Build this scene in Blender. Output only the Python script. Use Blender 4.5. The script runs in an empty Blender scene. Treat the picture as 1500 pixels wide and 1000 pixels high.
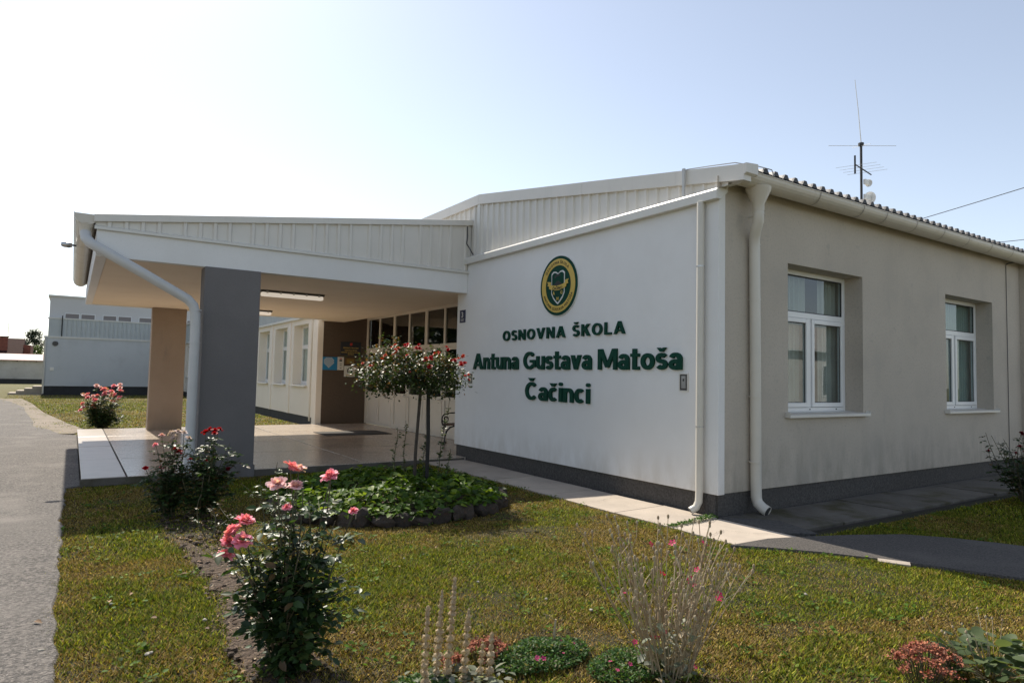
import bpy, bmesh, math, random
import numpy as np
from mathutils import Vector, Matrix
R = math.radians
scn = bpy.context.scene
col = scn.collection
random.seed(7); rng = np.random.default_rng(11)

# ------------------------------------------------------------------ camera
yaw, pitch, roll = R(33.656), R(3.132), R(1.193)
fw = Vector((math.sin(yaw)*math.cos(pitch), math.cos(yaw)*math.cos(pitch), math.sin(pitch)))
rt = Vector((math.cos(yaw), -math.sin(yaw), 0)); up = rt.cross(fw)
rt2 = rt*math.cos(roll)+up*math.sin(roll); up2 = up*math.cos(roll)-rt*math.sin(roll)
cam = bpy.data.cameras.new('camera'); cam_o = bpy.data.objects.new('camera', cam); col.objects.link(cam_o)
CAM = Vector((-6.404, -5.195, 1.6))
m = Matrix((rt2, up2, -fw)).transposed().to_4x4(); m.translation = CAM
cam_o.matrix_world = m
cam.sensor_width = 36; cam.lens = 36*965.07/1500; cam.clip_start = 0.05; cam.clip_end = 2000
scn.camera = cam_o
# ------------------------------------------------------------------ light
SUN_EL, SUN_AZ = R(47.2), R(-0.9)           # azimuth from +Y towards +X
w = bpy.data.worlds.new('World'); scn.world = w; w.use_nodes = True
nt = w.node_tree; nt.nodes.clear()
sky = nt.nodes.new('ShaderNodeTexSky'); sky.sky_type = 'NISHITA'; sky.sun_disc = False
sky.sun_elevation = SUN_EL; sky.sun_rotation = SUN_AZ
sky.air_density = 1.0; sky.dust_density = 0.55; sky.ozone_density = 1.0; sky.altitude = 100
bg = nt.nodes.new('ShaderNodeBackground'); bg.inputs[1].default_value = 0.122
wo = nt.nodes.new('ShaderNodeOutputWorld')
hz = nt.nodes.new('ShaderNodeHueSaturation'); hz.inputs['Saturation'].default_value = .64      # thin summer haze takes the blue down
nt.links.new(sky.outputs[0], hz.inputs['Color']); nt.links.new(hz.outputs[0], bg.inputs[0]); nt.links.new(bg.outputs[0], wo.inputs[0])
sd = bpy.data.lights.new('sun', 'SUN'); sd.energy = 4.6; sd.angle = R(0.53); sd.color = (1, .92, .79)
so = bpy.data.objects.new('sun', sd); col.objects.link(so)
sdir = Vector((math.sin(SUN_AZ)*math.cos(SUN_EL), math.cos(SUN_AZ)*math.cos(SUN_EL), math.sin(SUN_EL)))
so.rotation_euler = sdir.to_track_quat('Z', 'Y').to_euler(); so.location = (-6, 30, 30)
scn.view_settings.view_transform = 'Standard'; scn.view_settings.look = 'None'
scn.view_settings.exposure = 0.55; scn.view_settings.gamma = 1
scn.view_settings.use_curve_mapping = False
scn.render.engine = 'CYCLES'

# ------------------------------------------------------------------ materials
MATS = {}
def mat(name, c, rough=.6, c2=None, scale=4, detail=6, mix=(.35, .65), bump=0, bscale=None, bdist=.01,
        metal=0, spec=.5, layers=(), attr=None, transl=0, rnd=0, splash=None):
    """procedural principled material; layers = [(scale, (lo,hi), colour, stretch xyz)] blended over the base by noise"""
    mt = bpy.data.materials.new(name); mt.use_nodes = True
    n = mt.node_tree; L = n.links; b = n.nodes['Principled BSDF']; out = n.nodes['Material Output']
    tc = n.nodes.new('ShaderNodeTexCoord')
    def noise(s, d=6, st=None):
        t = n.nodes.new('ShaderNodeTexNoise'); t.inputs['Scale'].default_value = s; t.inputs['Detail'].default_value = d
        t.inputs['Roughness'].default_value = .6
        if st:
            mp = n.nodes.new('ShaderNodeMapping'); mp.inputs['Scale'].default_value = st
            L.new(tc.outputs['Object'], mp.inputs[0]); L.new(mp.outputs[0], t.inputs['Vector'])
        else: L.new(tc.outputs['Object'], t.inputs['Vector'])
        return t
    def ramp(src, lo, hi):
        r = n.nodes.new('ShaderNodeMapRange'); r.inputs[1].default_value = lo; r.inputs[2].default_value = hi
        L.new(src, r.inputs[0]); return r.outputs[0]
    def mixc(f, a, bb):
        x = n.nodes.new('ShaderNodeMix'); x.data_type = 'RGBA'
        if isinstance(f, float): x.inputs[0].default_value = f
        else: L.new(f, x.inputs[0])
        for v, i in ((a, 6), (bb, 7)):
            if isinstance(v, (tuple, list)): x.inputs[i].default_value = (*v[:3], 1)
            else: L.new(v, x.inputs[i])
        return x.outputs[2]
    cur = tuple(c)
    if attr:
        a = n.nodes.new('ShaderNodeAttribute'); a.attribute_name = attr; cur = a.outputs['Color']
    if c2: cur = mixc(ramp(noise(scale, detail).outputs['Fac'], *mix), cur, c2)
    for ly in layers:
        s, lh, cc = ly[:3]
        cur = mixc(ramp(noise(s, 5, ly[3] if len(ly) > 3 else None).outputs['Fac'], *lh), cur, cc)
    if splash:                                  # rain-splashed dirt along the foot of a wall: (z low, z high, colour, strength)
        sp = n.nodes.new('ShaderNodeSeparateXYZ'); L.new(tc.outputs['Object'], sp.inputs[0])
        f1 = ramp(sp.outputs['Z'], splash[1], splash[0]); f2 = ramp(noise(5, 6, (1, 1, .35)).outputs['Fac'], .38, .62)
        mm = n.nodes.new('ShaderNodeMath'); mm.operation = 'MULTIPLY'; L.new(f1, mm.inputs[0]); L.new(f2, mm.inputs[1])
        m2 = n.nodes.new('ShaderNodeMath'); m2.operation = 'MULTIPLY'; L.new(mm.outputs[0], m2.inputs[0]); m2.inputs[1].default_value = splash[3]
        cur = mixc(m2.outputs[0], cur, splash[2])
    if rnd:
        oi = n.nodes.new('ShaderNodeObjectInfo'); h = n.nodes.new('ShaderNodeHueSaturation')
        mr = n.nodes.new('ShaderNodeMapRange'); mr.inputs[3].default_value = 1-rnd; mr.inputs[4].default_value = 1+rnd
        L.new(oi.outputs['Random'], mr.inputs[0]); L.new(mr.outputs[0], h.inputs['Value'])
        if isinstance(cur, tuple): h.inputs['Color'].default_value = (*cur, 1)
        else: L.new(cur, h.inputs['Color'])
        cur = h.outputs[0]
    if isinstance(cur, tuple): b.inputs['Base Color'].default_value = (*cur, 1)
    else: L.new(cur, b.inputs['Base Color'])
    b.inputs['Roughness'].default_value = rough; b.inputs['Metallic'].default_value = metal
    b.inputs['Specular IOR Level'].default_value = spec
    if bump:
        bp = n.nodes.new('ShaderNodeBump'); bp.inputs['Strength'].default_value = bump; bp.inputs['Distance'].default_value = bdist
        L.new(noise(bscale or scale, 4).outputs['Fac'], bp.inputs['Height']); L.new(bp.outputs[0], b.inputs['Normal'])
    if transl:
        t = n.nodes.new('ShaderNodeBsdfTranslucent'); mx = n.nodes.new('ShaderNodeMixShader'); mx.inputs[0].default_value = transl
        if isinstance(cur, tuple): t.inputs[0].default_value = (*cur, 1)
        else:
            g = n.nodes.new('ShaderNodeMix'); g.data_type = 'RGBA'; g.blend_type = 'MULTIPLY'; g.inputs[0].default_value = 1
            L.new(cur, g.inputs[6]); g.inputs[7].default_value = (1.5, 1.5, .7, 1); L.new(g.outputs[2], t.inputs[0])
        L.new(b.outputs[0], mx.inputs[1]); L.new(t.outputs[0], mx.inputs[2]); L.new(mx.outputs[0], out.inputs[0])
    MATS[name] = mt; return mt
def glass_mat(name, tint=(.8, .85, .85), refl=1.0):
    mt = bpy.data.materials.new(name); mt.use_nodes = True; n = mt.node_tree; L = n.links
    n.nodes.remove(n.nodes['Principled BSDF']); out = n.nodes['Material Output']
    t = n.nodes.new('ShaderNodeBsdfTransparent'); t.inputs[0].default_value = (*tint, 1)
    g = n.nodes.new('ShaderNodeBsdfGlossy'); g.inputs['Roughness'].default_value = .015; g.inputs[0].default_value = (.95, .97, 1, 1)
    f = n.nodes.new('ShaderNodeFresnel'); f.inputs[0].default_value = 1.75
    tc = n.nodes.new('ShaderNodeTexCoord'); nz = n.nodes.new('ShaderNodeTexNoise'); nz.inputs['Scale'].default_value = 1.3
    bp = n.nodes.new('ShaderNodeBump'); bp.inputs['Strength'].default_value = .04; bp.inputs['Distance'].default_value = .02
    L.new(tc.outputs['Object'], nz.inputs['Vector']); L.new(nz.outputs['Fac'], bp.inputs['Height']); L.new(bp.outputs[0], g.inputs['Normal'])
    ge = n.nodes.new('ShaderNodeNewGeometry'); sb = n.nodes.new('ShaderNodeMath'); sb.operation = 'SUBTRACT'; sb.inputs[0].default_value = 1; L.new(ge.outputs['Backfacing'], sb.inputs[1])
    mu = n.nodes.new('ShaderNodeMath'); mu.operation = 'MULTIPLY'; L.new(f.outputs[0], mu.inputs[0]); L.new(sb.outputs[0], mu.inputs[1])   # the inner face of a pane adds no second mirror
    mx = n.nodes.new('ShaderNodeMixShader'); L.new(mu.outputs[0], mx.inputs[0]); L.new(t.outputs[0], mx.inputs[1]); L.new(g.outputs[0], mx.inputs[2])
    L.new(mx.outputs[0], out.inputs[0]); MATS[name] = mt; return mt

mat('white_render', (.80, .79, .775), .85, (.75, .74, .725), .7, bump=.25, bscale=160, bdist=.004, layers=((90, (.55, .8), (.66, .66, .65)), (1.6, (.5, .8), (.745, .73, .71)), (.5, (.55, .8), (.76, .755, .745))), splash=(.26, .75, (.52, .48, .42), .5))
mat('grey_render', (.545, .485, .41), .92, (.49, .435, .365), .9, bump=.75, bscale=110, bdist=.008, layers=((34, (.52, .72), (.42, .38, .325)), (60, (.6, .72), (.33, .30, .26)), (2.2, (.6, .85), (.40, .365, .32), (2.2, 2.2, .35)), (.9, (.55, .8), (.44, .40, .35)), (3.5, (.62, .78), (.37, .34, .30))), splash=(.26, 1.05, (.29, .26, .21), .6))
mat('plinth_render', (.095, .088, .082), .9, (.045, .041, .038), 38, bump=.9, bscale=50, bdist=.008, layers=((1.3, (.5, .8), (.065, .06, .055)),))
mat('dark_plinth', (.045, .047, .05), .9, (.035, .035, .037), 3)
mat('soffit_paint', (.84, .71, .56), .8, (.80, .67, .52), 1.2, bump=.1, bscale=140, bdist=.003)
mat('wing_render', (.86, .79, .70), .85, (.82, .75, .66), .7, bump=.2, bscale=160, bdist=.004)
mat('slate_render', (.185, .173, .17), .9, (.165, .154, .151), 1.4, bump=.5, bscale=150, bdist=.005, layers=((45, (.52, .75), (.145, .136, .134)), (1.2, (.55, .8), (.16, .15, .148))), splash=(-.1, .5, (.12, .105, .09), .6))
mat('taupe_render', (.35, .27, .205), .9, (.31, .235, .175), 1.1, bump=.5, bscale=150, bdist=.005, splash=(-.1, .6, (.2, .16, .12), .6), layers=((45, (.52, .75), (.29, .22, .165)), (1.4, (.6, .8), (.2, .165, .14), (2, 2, .4))))
mat('brown_render', (.12, .085, .06), .85, (.08, .058, .042), 60, bump=.6, bscale=90, bdist=.006)
mat('clad', (.70, .665, .61), .38, (.66, .63, .575), 2, spec=.5, layers=((1.6, (.6, .85), (.56, .53, .48), (4, 4, .3)),))
mat('trim_metal', (.68, .66, .61), .35, (.64, .62, .57), 3)
mat('gutter_metal', (.60, .55, .47), .33, (.56, .515, .44), 3, layers=((5, (.6, .8), (.48, .43, .36), (1, 1, .3)),))
mat('pipe_metal', (.64, .60, .53), .33, (.6, .565, .50), 3, layers=((7, (.66, .85), (.46, .42, .35), (1, 1, .3)),))
mat('grey_pipe', (.56, .56, .55), .4, (.52, .52, .51), 4)
mat('roof_metal', (.52, .50, .47), .45, (.24, .23, .22), 2)
mat('roof_edge', (.05, .05, .055), .6)
mat('seam', (.26, .235, .20), .5)
mat('dark', (.03, .03, .032), .7)
mat('black_iron', (.02, .02, .022), .45, bump=.2, bscale=80)
mat('steel', (.5, .5, .5), .3, metal=1)
mat('upvc', (.80, .80, .79), .3, (.77, .77, .76), 2)
mat('door_white', (.72, .66, .57), .35, (.68, .62, .535), 2)
mat('gasket', (.03, .03, .03), .6)
mat('curtain', (.66, .62, .55), .9, (.55, .52, .46), 2)
mat('blind', (.82, .84, .77), .8, (.78, .8, .74), 2)
mat('blind_green', (.34, .42, .37), .8, (.3, .37, .33), 2)
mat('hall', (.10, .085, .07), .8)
mat('room', (.34, .31, .28), .9)
glass_mat('glass'); glass_mat('door_glass', (.5, .5, .48))
mat('letter_green', (.005, .054, .034), .65, (.0042, .046, .029), 5, spec=.15)
mat('letter_white', (.7, .7, .68), .5)
mat('gold', (.62, .43, .085), .45, (.57, .39, .075), 20)
mat('ink', (.012, .014, .014), .5)
mat('sign_blue', (.010, .02, .07), .4); mat('poster_cyan', (.02, .22, .46), .5); mat('paper', (.72, .71, .66), .6)
mat('plaque_dark', (.028, .032, .04), .35); mat('bronze', (.16, .09, .035), .4, metal=.4); mat('plaque_red', (.5, .04, .03), .5)
mat('lamp_plastic', (.82, .79, .73), .3)
LM = mat('lamp_lit', (.82, .79, .73), .3); LM.node_tree.nodes['Principled BSDF'].inputs['Emission Color'].default_value = (1, .88, .74, 1); LM.node_tree.nodes['Principled BSDF'].inputs['Emission Strength'].default_value = .32   # lit tubes
mat('lamp_body', (.07, .065, .06), .5)
mat('concrete', (.47, .40, .33), .85, (.38, .325, .27), 2.2, bump=.35, bscale=70, bdist=.006, layers=((60, (.58, .75), (.32, .275, .235)), (3, (.6, .8), (.33, .28, .235))), rnd=.07)
mat('old_shaded_concrete', (.15, .135, .115), .9, (.105, .092, .075), 2.2, bump=.6, bscale=60, bdist=.01, layers=((60, (.55, .75), (.08, .072, .062)), (1.5, (.5, .66), (.06, .052, .02)), (4, (.6, .75), (.065, .06, .05))), rnd=.15)
mat('terrazzo', (.60, .50, .40), .22, (.33, .275, .22), 40, detail=3, mix=(.42, .62), bump=.15, bscale=60, bdist=.004, layers=((2.2, (.5, .75), (.46, .38, .31)), (1.1, (.55, .75), (.34, .285, .235)), (90, (.6, .72), (.58, .52, .45))), rnd=.07)
mat('smooth_floor', (.42, .365, .30), .32, (.36, .31, .255), 2.5, bump=.1, bscale=40, bdist=.004, layers=((50, (.6, .75), (.26, .23, .2)),), rnd=.05)
mat('joint', (.06, .05, .042), .9)
mat('asphalt', (.225, .20, .178), .9, (.085, .077, .07), 40, detail=6, mix=(.40, .58), bump=1, bscale=60, bdist=.03, layers=((1.2, (.5, .75), (.25, .225, .2)), (.45, (.5, .72), (.165, .148, .132)), (75, (.60, .68), (.42, .385, .35)), (85, (.62, .70), (.055, .05, .047))))
mat('path_asphalt', (.125, .11, .098), .9, (.06, .054, .05), 55, detail=5, mix=(.38, .62), bump=1, bscale=70, bdist=.025, layers=((.9, (.5, .75), (.15, .132, .118)), (80, (.62, .7), (.2, .18, .165))))
mat('crack', (.035, .033, .03), .95)
mat('gravel_verge', (.30, .25, .20), .95, (.22, .18, .14), 9, bump=.8, bscale=60, bdist=.02, layers=((1.8, (.5, .68), (.13, .12, .045)), (45, (.6, .75), (.4, .36, .3))))
mat('lawn', (.055, .044, .022), .95, (.035, .036, .013), 1.1, mix=(.4, .62), bump=1, bscale=55, bdist=.03, layers=((38, (.45, .65), (.022, .022, .01)), (14, (.62, .75), (.11, .08, .045))))  # ground kept near black: shade in the gaps between blades, as colour
mat('far_lawn', (.12, .115, .035), .95, (.17, .14, .055), .5, mix=(.4, .65), bump=1, bscale=30, bdist=.04, layers=((22, (.5, .7), (.075, .08, .02)), (2.2, (.6, .75), (.19, .15, .08))))
mat('soil', (.115, .076, .05), .95, (.062, .042, .028), 9, bump=1, bscale=22, bdist=.08, layers=((40, (.55, .68), (.23, .165, .11)), (28, (.58, .7), (.03, .021, .015))))
mat('stone', (.085, .066, .054), .9, (.045, .036, .03), 6, bump=.8, bscale=18, bdist=.03, rnd=.35, layers=((3, (.55, .75), (.14, .075, .05)),))
mat('grass', (.1, .1, .03), .55, attr='col', transl=.28, spec=.07)
mat('leaf', (.05, .09, .02), .42, attr='col', transl=.28, spec=.4)
mat('cover_leaf', (.07, .13, .02), .5, attr='col', transl=.38, spec=.2)
mat('petal', (.6, .1, .1), .55, attr='col', transl=.25, spec=.25)
mat('cane', (.06, .075, .03), .6, (.10, .065, .04), 20)
mat('bark', (.075, .058, .045), .9, (.04, .032, .026), 25, bump=.8, bscale=40)
mat('stake', (.022, .018, .016), .8, (.012, .01, .01), 12, bump=.5, bscale=40)
mat('dry_stem', (.44, .36, .235), .85, (.25, .17, .10), 9, layers=((14, (.55, .7), (.30, .31, .22)),))
mat('wool', (.66, .56, .41), .95, (.45, .33, .21), 60, bump=1, bscale=150, bdist=.01, transl=.3)
mat('sedum_red', (.33, .105, .055), .85, attr='col')
mat('brick_red', (.22, .075, .05), .9, (.15, .05, .035), 3, bump=.4, bscale=30)
mat('tile_red', (.05, .022, .018), .9, (.035, .016, .014), 4, spec=.1)
mat('pink_roof', (.55, .38, .35), .7, (.5, .34, .31), 2)
mat('gym_wall', (.62, .635, .64), .85, (.57, .585, .595), .4, bump=.15, bscale=40, layers=((.8, (.55, .8), (.52, .53, .53)),))
mat('gym_upper', (.64, .63, .62), .85, (.6, .59, .58), .5)
mat('gym_clad', (.50, .53, .53), .5, (.46, .49, .49), 2)
mat('gym_pane', (.23, .20, .19), .5)
mat('shed_wall', (.60, .59, .56), .9, (.5, .485, .45), .7, layers=((1.2, (.55, .75), (.38, .37, .35)),))
mat('bench_wood', (.10, .045, .025), .5, (.07, .03, .018), 12)
mat('mat_rubber', (.03, .026, .022), .9, (.05, .045, .04), 60)
mat('dish', (.75, .75, .73), .5); mat('cable', (.05, .05, .055), .6); mat('wire_bright', (.45, .45, .45), .4)
mat('stain', (.2, .17, .14), .9)
mat('dead_leaf', (.22, .14, .08), .8, attr='col'); mat('pebble', (.34, .31, .26), .8, rnd=.2)
mat('crown_leaf', (.05, .07, .02), .5, attr='col', transl=.2, spec=.3)

# ------------------------------------------------------------------ mesh helpers
OFF = {}
class MB:
    def __init__(s): s.v = []; s.f = []
    def add(s, v, f):
        k = len(s.v); s.v += [tuple(p) for p in v]; s.f += [tuple(i+k for i in q) for q in f]; return s
    def box(s, x0, x1, y0, y1, z0, z1):
        x0, x1 = sorted((x0, x1)); y0, y1 = sorted((y0, y1)); z0, z1 = sorted((z0, z1))
        return s.add([(x0,y0,z0),(x1,y0,z0),(x1,y1,z0),(x0,y1,z0),(x0,y0,z1),(x1,y0,z1),(x1,y1,z1),(x0,y1,z1)],
              [(0,3,2,1),(4,5,6,7),(0,1,5,4),(1,2,6,5),(2,3,7,6),(3,0,4,7)])
    def pbox(s, P, u0, u1, v0, v1, w0, w1):      # box in a wall's own coordinates
        c = [P(u, v, ww) for ww in (w0, w1) for u, v in ((u0,v0),(u1,v0),(u1,v1),(u0,v1))]
        return s.add(c, [(0,1,2,3),(7,6,5,4),(0,4,5,1),(1,5,6,2),(2,6,7,3),(3,7,4,0)])
    def frame(s, P, u0, u1, v0, v1, t, w0, w1):
        s.pbox(P, u0, u0+t, v0, v1, w0, w1); s.pbox(P, u1-t, u1, v0, v1, w0, w1)
        s.pbox(P, u0+t, u1-t, v0, v0+t, w0, w1); s.pbox(P, u0+t, u1-t, v1-t, v1, w0, w1); return s
    def quad(s, *p): return s.add(p, [tuple(range(len(p)))])
    def prism(s, ring, d):                        # closed ring of points pushed along d
        n = len(ring); d = Vector(d)
        return s.add(list(ring)+[Vector(p)+d for p in ring],
              [tuple(range(n))[::-1], tuple(range(n, 2*n))]+[(i, (i+1) % n, n+(i+1) % n, n+i) for i in range(n)])
    def tube(s, pts, r, n=8, cap=True):
        pts = [Vector(p) for p in pts]; k = len(pts)
        rs = r if isinstance(r, (list, tuple)) else [r]*k
        v = []; f = []; ref = None
        for i, p in enumerate(pts):
            t = (pts[min(i+1, k-1)]-pts[max(i-1, 0)])
            t = t.normalized() if t.length > 1e-9 else Vector((0, 0, 1))
            if ref is None:
                ref = t.orthogonal().normalized()
            ref = (ref-t*ref.dot(t))
            ref = ref.normalized() if ref.length > 1e-6 else t.orthogonal().normalized()
            b = t.cross(ref)
            for j in range(n):
                a = 2*math.pi*j/n; v.append(p+(ref*math.cos(a)+b*math.sin(a))*rs[i])
        for i in range(k-1):
            for j in range(n):
                f.append((i*n+j, i*n+(j+1) % n, (i+1)*n+(j+1) % n, (i+1)*n+j))
        if cap: f.append(tuple(range(n))[::-1]); f.append(tuple((k-1)*n+j for j in range(n)))
        return s.add(v, f)
    def lathe(s, prof, c=(0,0,0), n=16, axis='z'):   # prof: (radius, height)
        v = []; f = []
        for r, h in prof:
            for j in range(n):
                a = 2*math.pi*j/n; x, y = r*math.cos(a), r*math.sin(a)
                p = (x, y, h) if axis == 'z' else ((h, x, y) if axis == 'x' else (y, h, x))
                v.append((p[0]+c[0], p[1]+c[1], p[2]+c[2]))
        for i in range(len(prof)-1):
            for j in range(n): f.append((i*n+j, i*n+(j+1) % n, (i+1)*n+(j+1) % n, (i+1)*n+j))
        f.append(tuple(range(n))[::-1]); f.append(tuple((len(prof)-1)*n+j for j in range(n)))
        return s.add(v, f)
    def build(s, name, mt, parent=None, smooth=False, bevel=0, local=False):
        me = bpy.data.meshes.new(name); o = bpy.data.objects.new(name, me); col.objects.link(o)
        off = Vector((0,0,0)) if local or parent is None else OFF.get(parent.name, Vector((0,0,0)))
        me.from_pydata([tuple(Vector(p)-off) for p in s.v], [], s.f)
        me.materials.append(MATS[mt])
        bm = bmesh.new(); bm.from_mesh(me); bmesh.ops.recalc_face_normals(bm, faces=bm.faces); bm.to_mesh(me); bm.free()
        if smooth:
            for p in me.polygons: p.use_smooth = True
            me.set_sharp_from_angle(angle=R(40))
        if bevel:
            b = o.modifiers.new('bevel', 'BEVEL'); b.width = bevel; b.segments = 2; b.limit_method = 'ANGLE'
        if parent: o.parent = parent; OFF[o.name] = off
        else: OFF[o.name] = Vector((0,0,0))
        return o
def tag(o, label=None, cat=None, group=None, kind=None):
    if label: o['label'] = label
    if cat: o['category'] = cat
    if group: o['group'] = group
    if kind: o['kind'] = kind
    return o
def thing(name, loc, label, cat, group=None):
    o = bpy.data.objects.new(name, None); col.objects.link(o); o.location = loc; o.empty_display_size = .1
    OFF[o.name] = Vector(loc); return tag(o, label, cat, group)
def struct(o): o['kind'] = 'structure'; return o
def np_mesh(name, V, F, mt, parent=None, colr=None, smooth=False, off=None):
    """V (n,3) F (m,k) numpy; colr (n,3) point colours"""
    me = bpy.data.meshes.new(name); n, (mm, k) = len(V), F.shape
    V = np.asarray(V, np.float32)
    if off is not None: V = V-np.asarray(off, np.float32)
    me.vertices.add(n); me.vertices.foreach_set('co', V.ravel())
    me.loops.add(mm*k); me.loops.foreach_set('vertex_index', F.astype(np.int32).ravel())
    me.polygons.add(mm); me.polygons.foreach_set('loop_start', np.arange(0, mm*k, k, dtype=np.int32))
    me.polygons.foreach_set('loop_total', np.full(mm, k, np.int32))
    if smooth: me.polygons.foreach_set('use_smooth', np.ones(mm, bool))
    me.update(calc_edges=True); me.materials.append(MATS[mt])
    if colr is not None:
        a = me.attributes.new('col', 'FLOAT_COLOR', 'POINT')
        a.data.foreach_set('color', np.concatenate([colr, np.ones((n, 1))], 1).astype(np.float32).ravel())
    o = bpy.data.objects.new(name, me); col.objects.link(o)
    if parent: o.parent = parent
    OFF[o.name] = Vector((0,0,0))
    return o
def link_copy(me, name, mw, parent=None):
    o = bpy.data.objects.new(name, me); col.objects.link(o)
    if parent: o.parent = parent
    o.matrix_local = mw; return o
def smooth01(t): t = np.clip(t, 0, 1); return t*t*(3-2*t)
def gz(x, y): return -.07*smooth01((np.asarray(y)-1.5)/4.0)*smooth01((-.75-np.asarray(x))/.6)
def vnoise(x, y, s, seed=0):                        # smooth value noise, numpy
    x = np.asarray(x)*s+seed*17.3; y = np.asarray(y)*s+seed*5.1
    xi, yi = np.floor(x), np.floor(y); xf, yf = x-xi, y-yi
    h = lambda a, b: np.modf(np.abs(np.sin(a*127.1+b*311.7+seed)*43758.5453))[0]
    u, v = xf*xf*(3-2*xf), yf*yf*(3-2*yf)
    return (h(xi, yi)*(1-u)+h(xi+1, yi)*u)*(1-v)+(h(xi, yi+1)*(1-u)+h(xi+1, yi+1)*u)*v
def in_poly(px, py, poly):
    px = np.asarray(px); py = np.asarray(py); c = np.zeros(px.shape, bool); n = len(poly)
    for i in range(n):
        x0, y0 = poly[i]; x1, y1 = poly[(i+1) % n]
        cond = ((y0 > py) != (y1 > py)) & (px < (x1-x0)*(py-y0)/((y1-y0) or 1e-9)+x0)
        c ^= cond
    return c
def text_mesh(s, size=1, offset=0, extrude=.02):
    cu = bpy.data.curves.new('t', 'FONT'); cu.body = s; cu.size = size; cu.extrude = extrude; cu.offset = offset
    cu.resolution_u = 4
    o = bpy.data.objects.new('t', cu); col.objects.link(o)
    dg = bpy.context.evaluated_depsgraph_get(); dg.update()
    me = o.evaluated_get(dg).to_mesh()
    V = [tuple(v.co) for v in me.vertices]; F = [tuple(p.vertices) for p in me.polygons]
    o.evaluated_get(dg).to_mesh_clear(); bpy.data.objects.remove(o); bpy.data.curves.remove(cu)
    return V, F
_adv = {}
def advance(c):
    if c not in _adv:
        def wd(t): V, _ = text_mesh(t, 1, 0, 0); xs = [v[0] for v in V]; return max(xs)-min(xs)
        _adv[c] = wd('|'+c+'|')-wd('||')
    return _adv[c]

# ================================================================== SETTING
PW = lambda u, v, ww: (u, ww, v)                    # side wall facing -Y: u = x, v = z, depth +y
PX = lambda u, v, ww: (ww, u, v)                    # walls facing -X: u = y, v = z, depth +x
# ground sheet to the horizon
struct(MB().quad((-700,-300,-.14),(700,-300,-.14),(700,900,-.14),(-700,900,-.14)).build('ground', 'far_lawn'))
# near lawn, gently uneven
gx = np.arange(-7.2, 14.01, .2); gy = np.arange(-8, 6.3, .2)
GX, GY = np.meshgrid(gx, gy)
GZ = gz(GX, GY)-.012+.02*(vnoise(GX, GY, 1.3, 3)-.5)*smooth01((-.8-GX)/.4+ (GY < -1.2)*2)
nx, ny = len(gx), len(gy); idx = np.arange(nx*ny).reshape(ny, nx)
F = np.stack([idx[:-1,:-1], idx[:-1,1:], idx[1:,1:], idx[1:,:-1]], -1).reshape(-1, 4)
GZ = np.where((GX > -1.05) & (GY > -1.3), -.05, GZ)
struct(np_mesh('lawn', np.stack([GX, GY, GZ], -1).reshape(-1, 3), F, 'lawn', smooth=True))
struct(MB().quad((-60,6,-.09),(0,6,-.09),(0,140,-.09),(-60,140,-.09)).build('grass_field', 'far_lawn'))
# asphalt road with a ragged right edge
ys = np.concatenate([np.arange(-8, 6.1, .12), np.arange(6.2, 15.6, .4), [16.5, 18, 20, 23, 26, 29, 32, 35, 37.5]])
def road_edge(y):
    y = np.asarray(y, float)
    e = -6.42+.07*(vnoise(y, y*0, 2.2, 5)-.5)+.05*(vnoise(y, y*0, 7, 6)-.5)
    e = np.where(y > 5.95, -6.235, e)
    e = np.where(y > 15, np.interp(y, [15, 18, 24, 31, 38], [-6.55, -7.2, -7.6, -8.2, -9.5])+.3*(vnoise(y, y*0, .9, 8)-.5), e)
    return e
rb = MB(); re = road_edge(ys)
for i in range(len(ys)):
    z = float(gz(-6.4, ys[i]))+.012
    rb.v += [(-40, ys[i], z), (-12, ys[i], z), (float(re[i]), ys[i], z), (float(re[i])+.03, ys[i], z-.045)]
    if i:
        k = 4*i
        for j in range(3): rb.f.append((k-4+j, k-3+j, k+1+j, k+j))
struct(rb.build('asphalt_road', 'asphalt'))
def crack(pts, wd=.012, name='road_crack'):
    c = MB(); P = []
    for i in range(len(pts)-1):
        a, b = Vector(pts[i]), Vector(pts[i+1]); n = max(2, int((b-a).length/.07))
        for k in range(n): P.append(a.lerp(b, k/n)+Vector((random.gauss(0, .018), random.gauss(0, .018))))
    for i in range(len(P)-1):
        d = (P[i+1]-P[i]).normalized(); n = Vector((-d.y, d.x))*wd*random.uniform(.3, 1)
        z = lambda q: float(gz(q.x, q.y))+.0165
        c.quad((P[i].x-n.x, P[i].y-n.y, z(P[i])), (P[i+1].x-n.x, P[i+1].y-n.y, z(P[i+1])), (P[i+1].x+n.x, P[i+1].y+n.y, z(P[i+1])), (P[i].x+n.x, P[i].y+n.y, z(P[i])))
    return struct(c.build(name, 'crack'))
crack([(-6.95, 3.1), (-7.0, 2.2), (-7.15, 1.5), (-7.5, .9), (-8.1, .6)], .010)
crack([(-7.15, 1.5), (-6.9, .6), (-7.0, -.4)], .006)
crack([(-6.5, 5.6), (-7.6, 5.3), (-9, 5.5)], .006)
# gravelly weedy verge beyond the porch
struct(MB().quad((-8.6,15.4,-.062),(-6.3,15.1,-.062),(-6.0,16.2,-.062),(-6.5,19.5,-.062),(-7.2,25,-.062),(-7.9,33,-.062),(-8.6,39,-.062),(-11,39,-.062)).build('gravel_verge', 'gravel_verge'))
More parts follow.
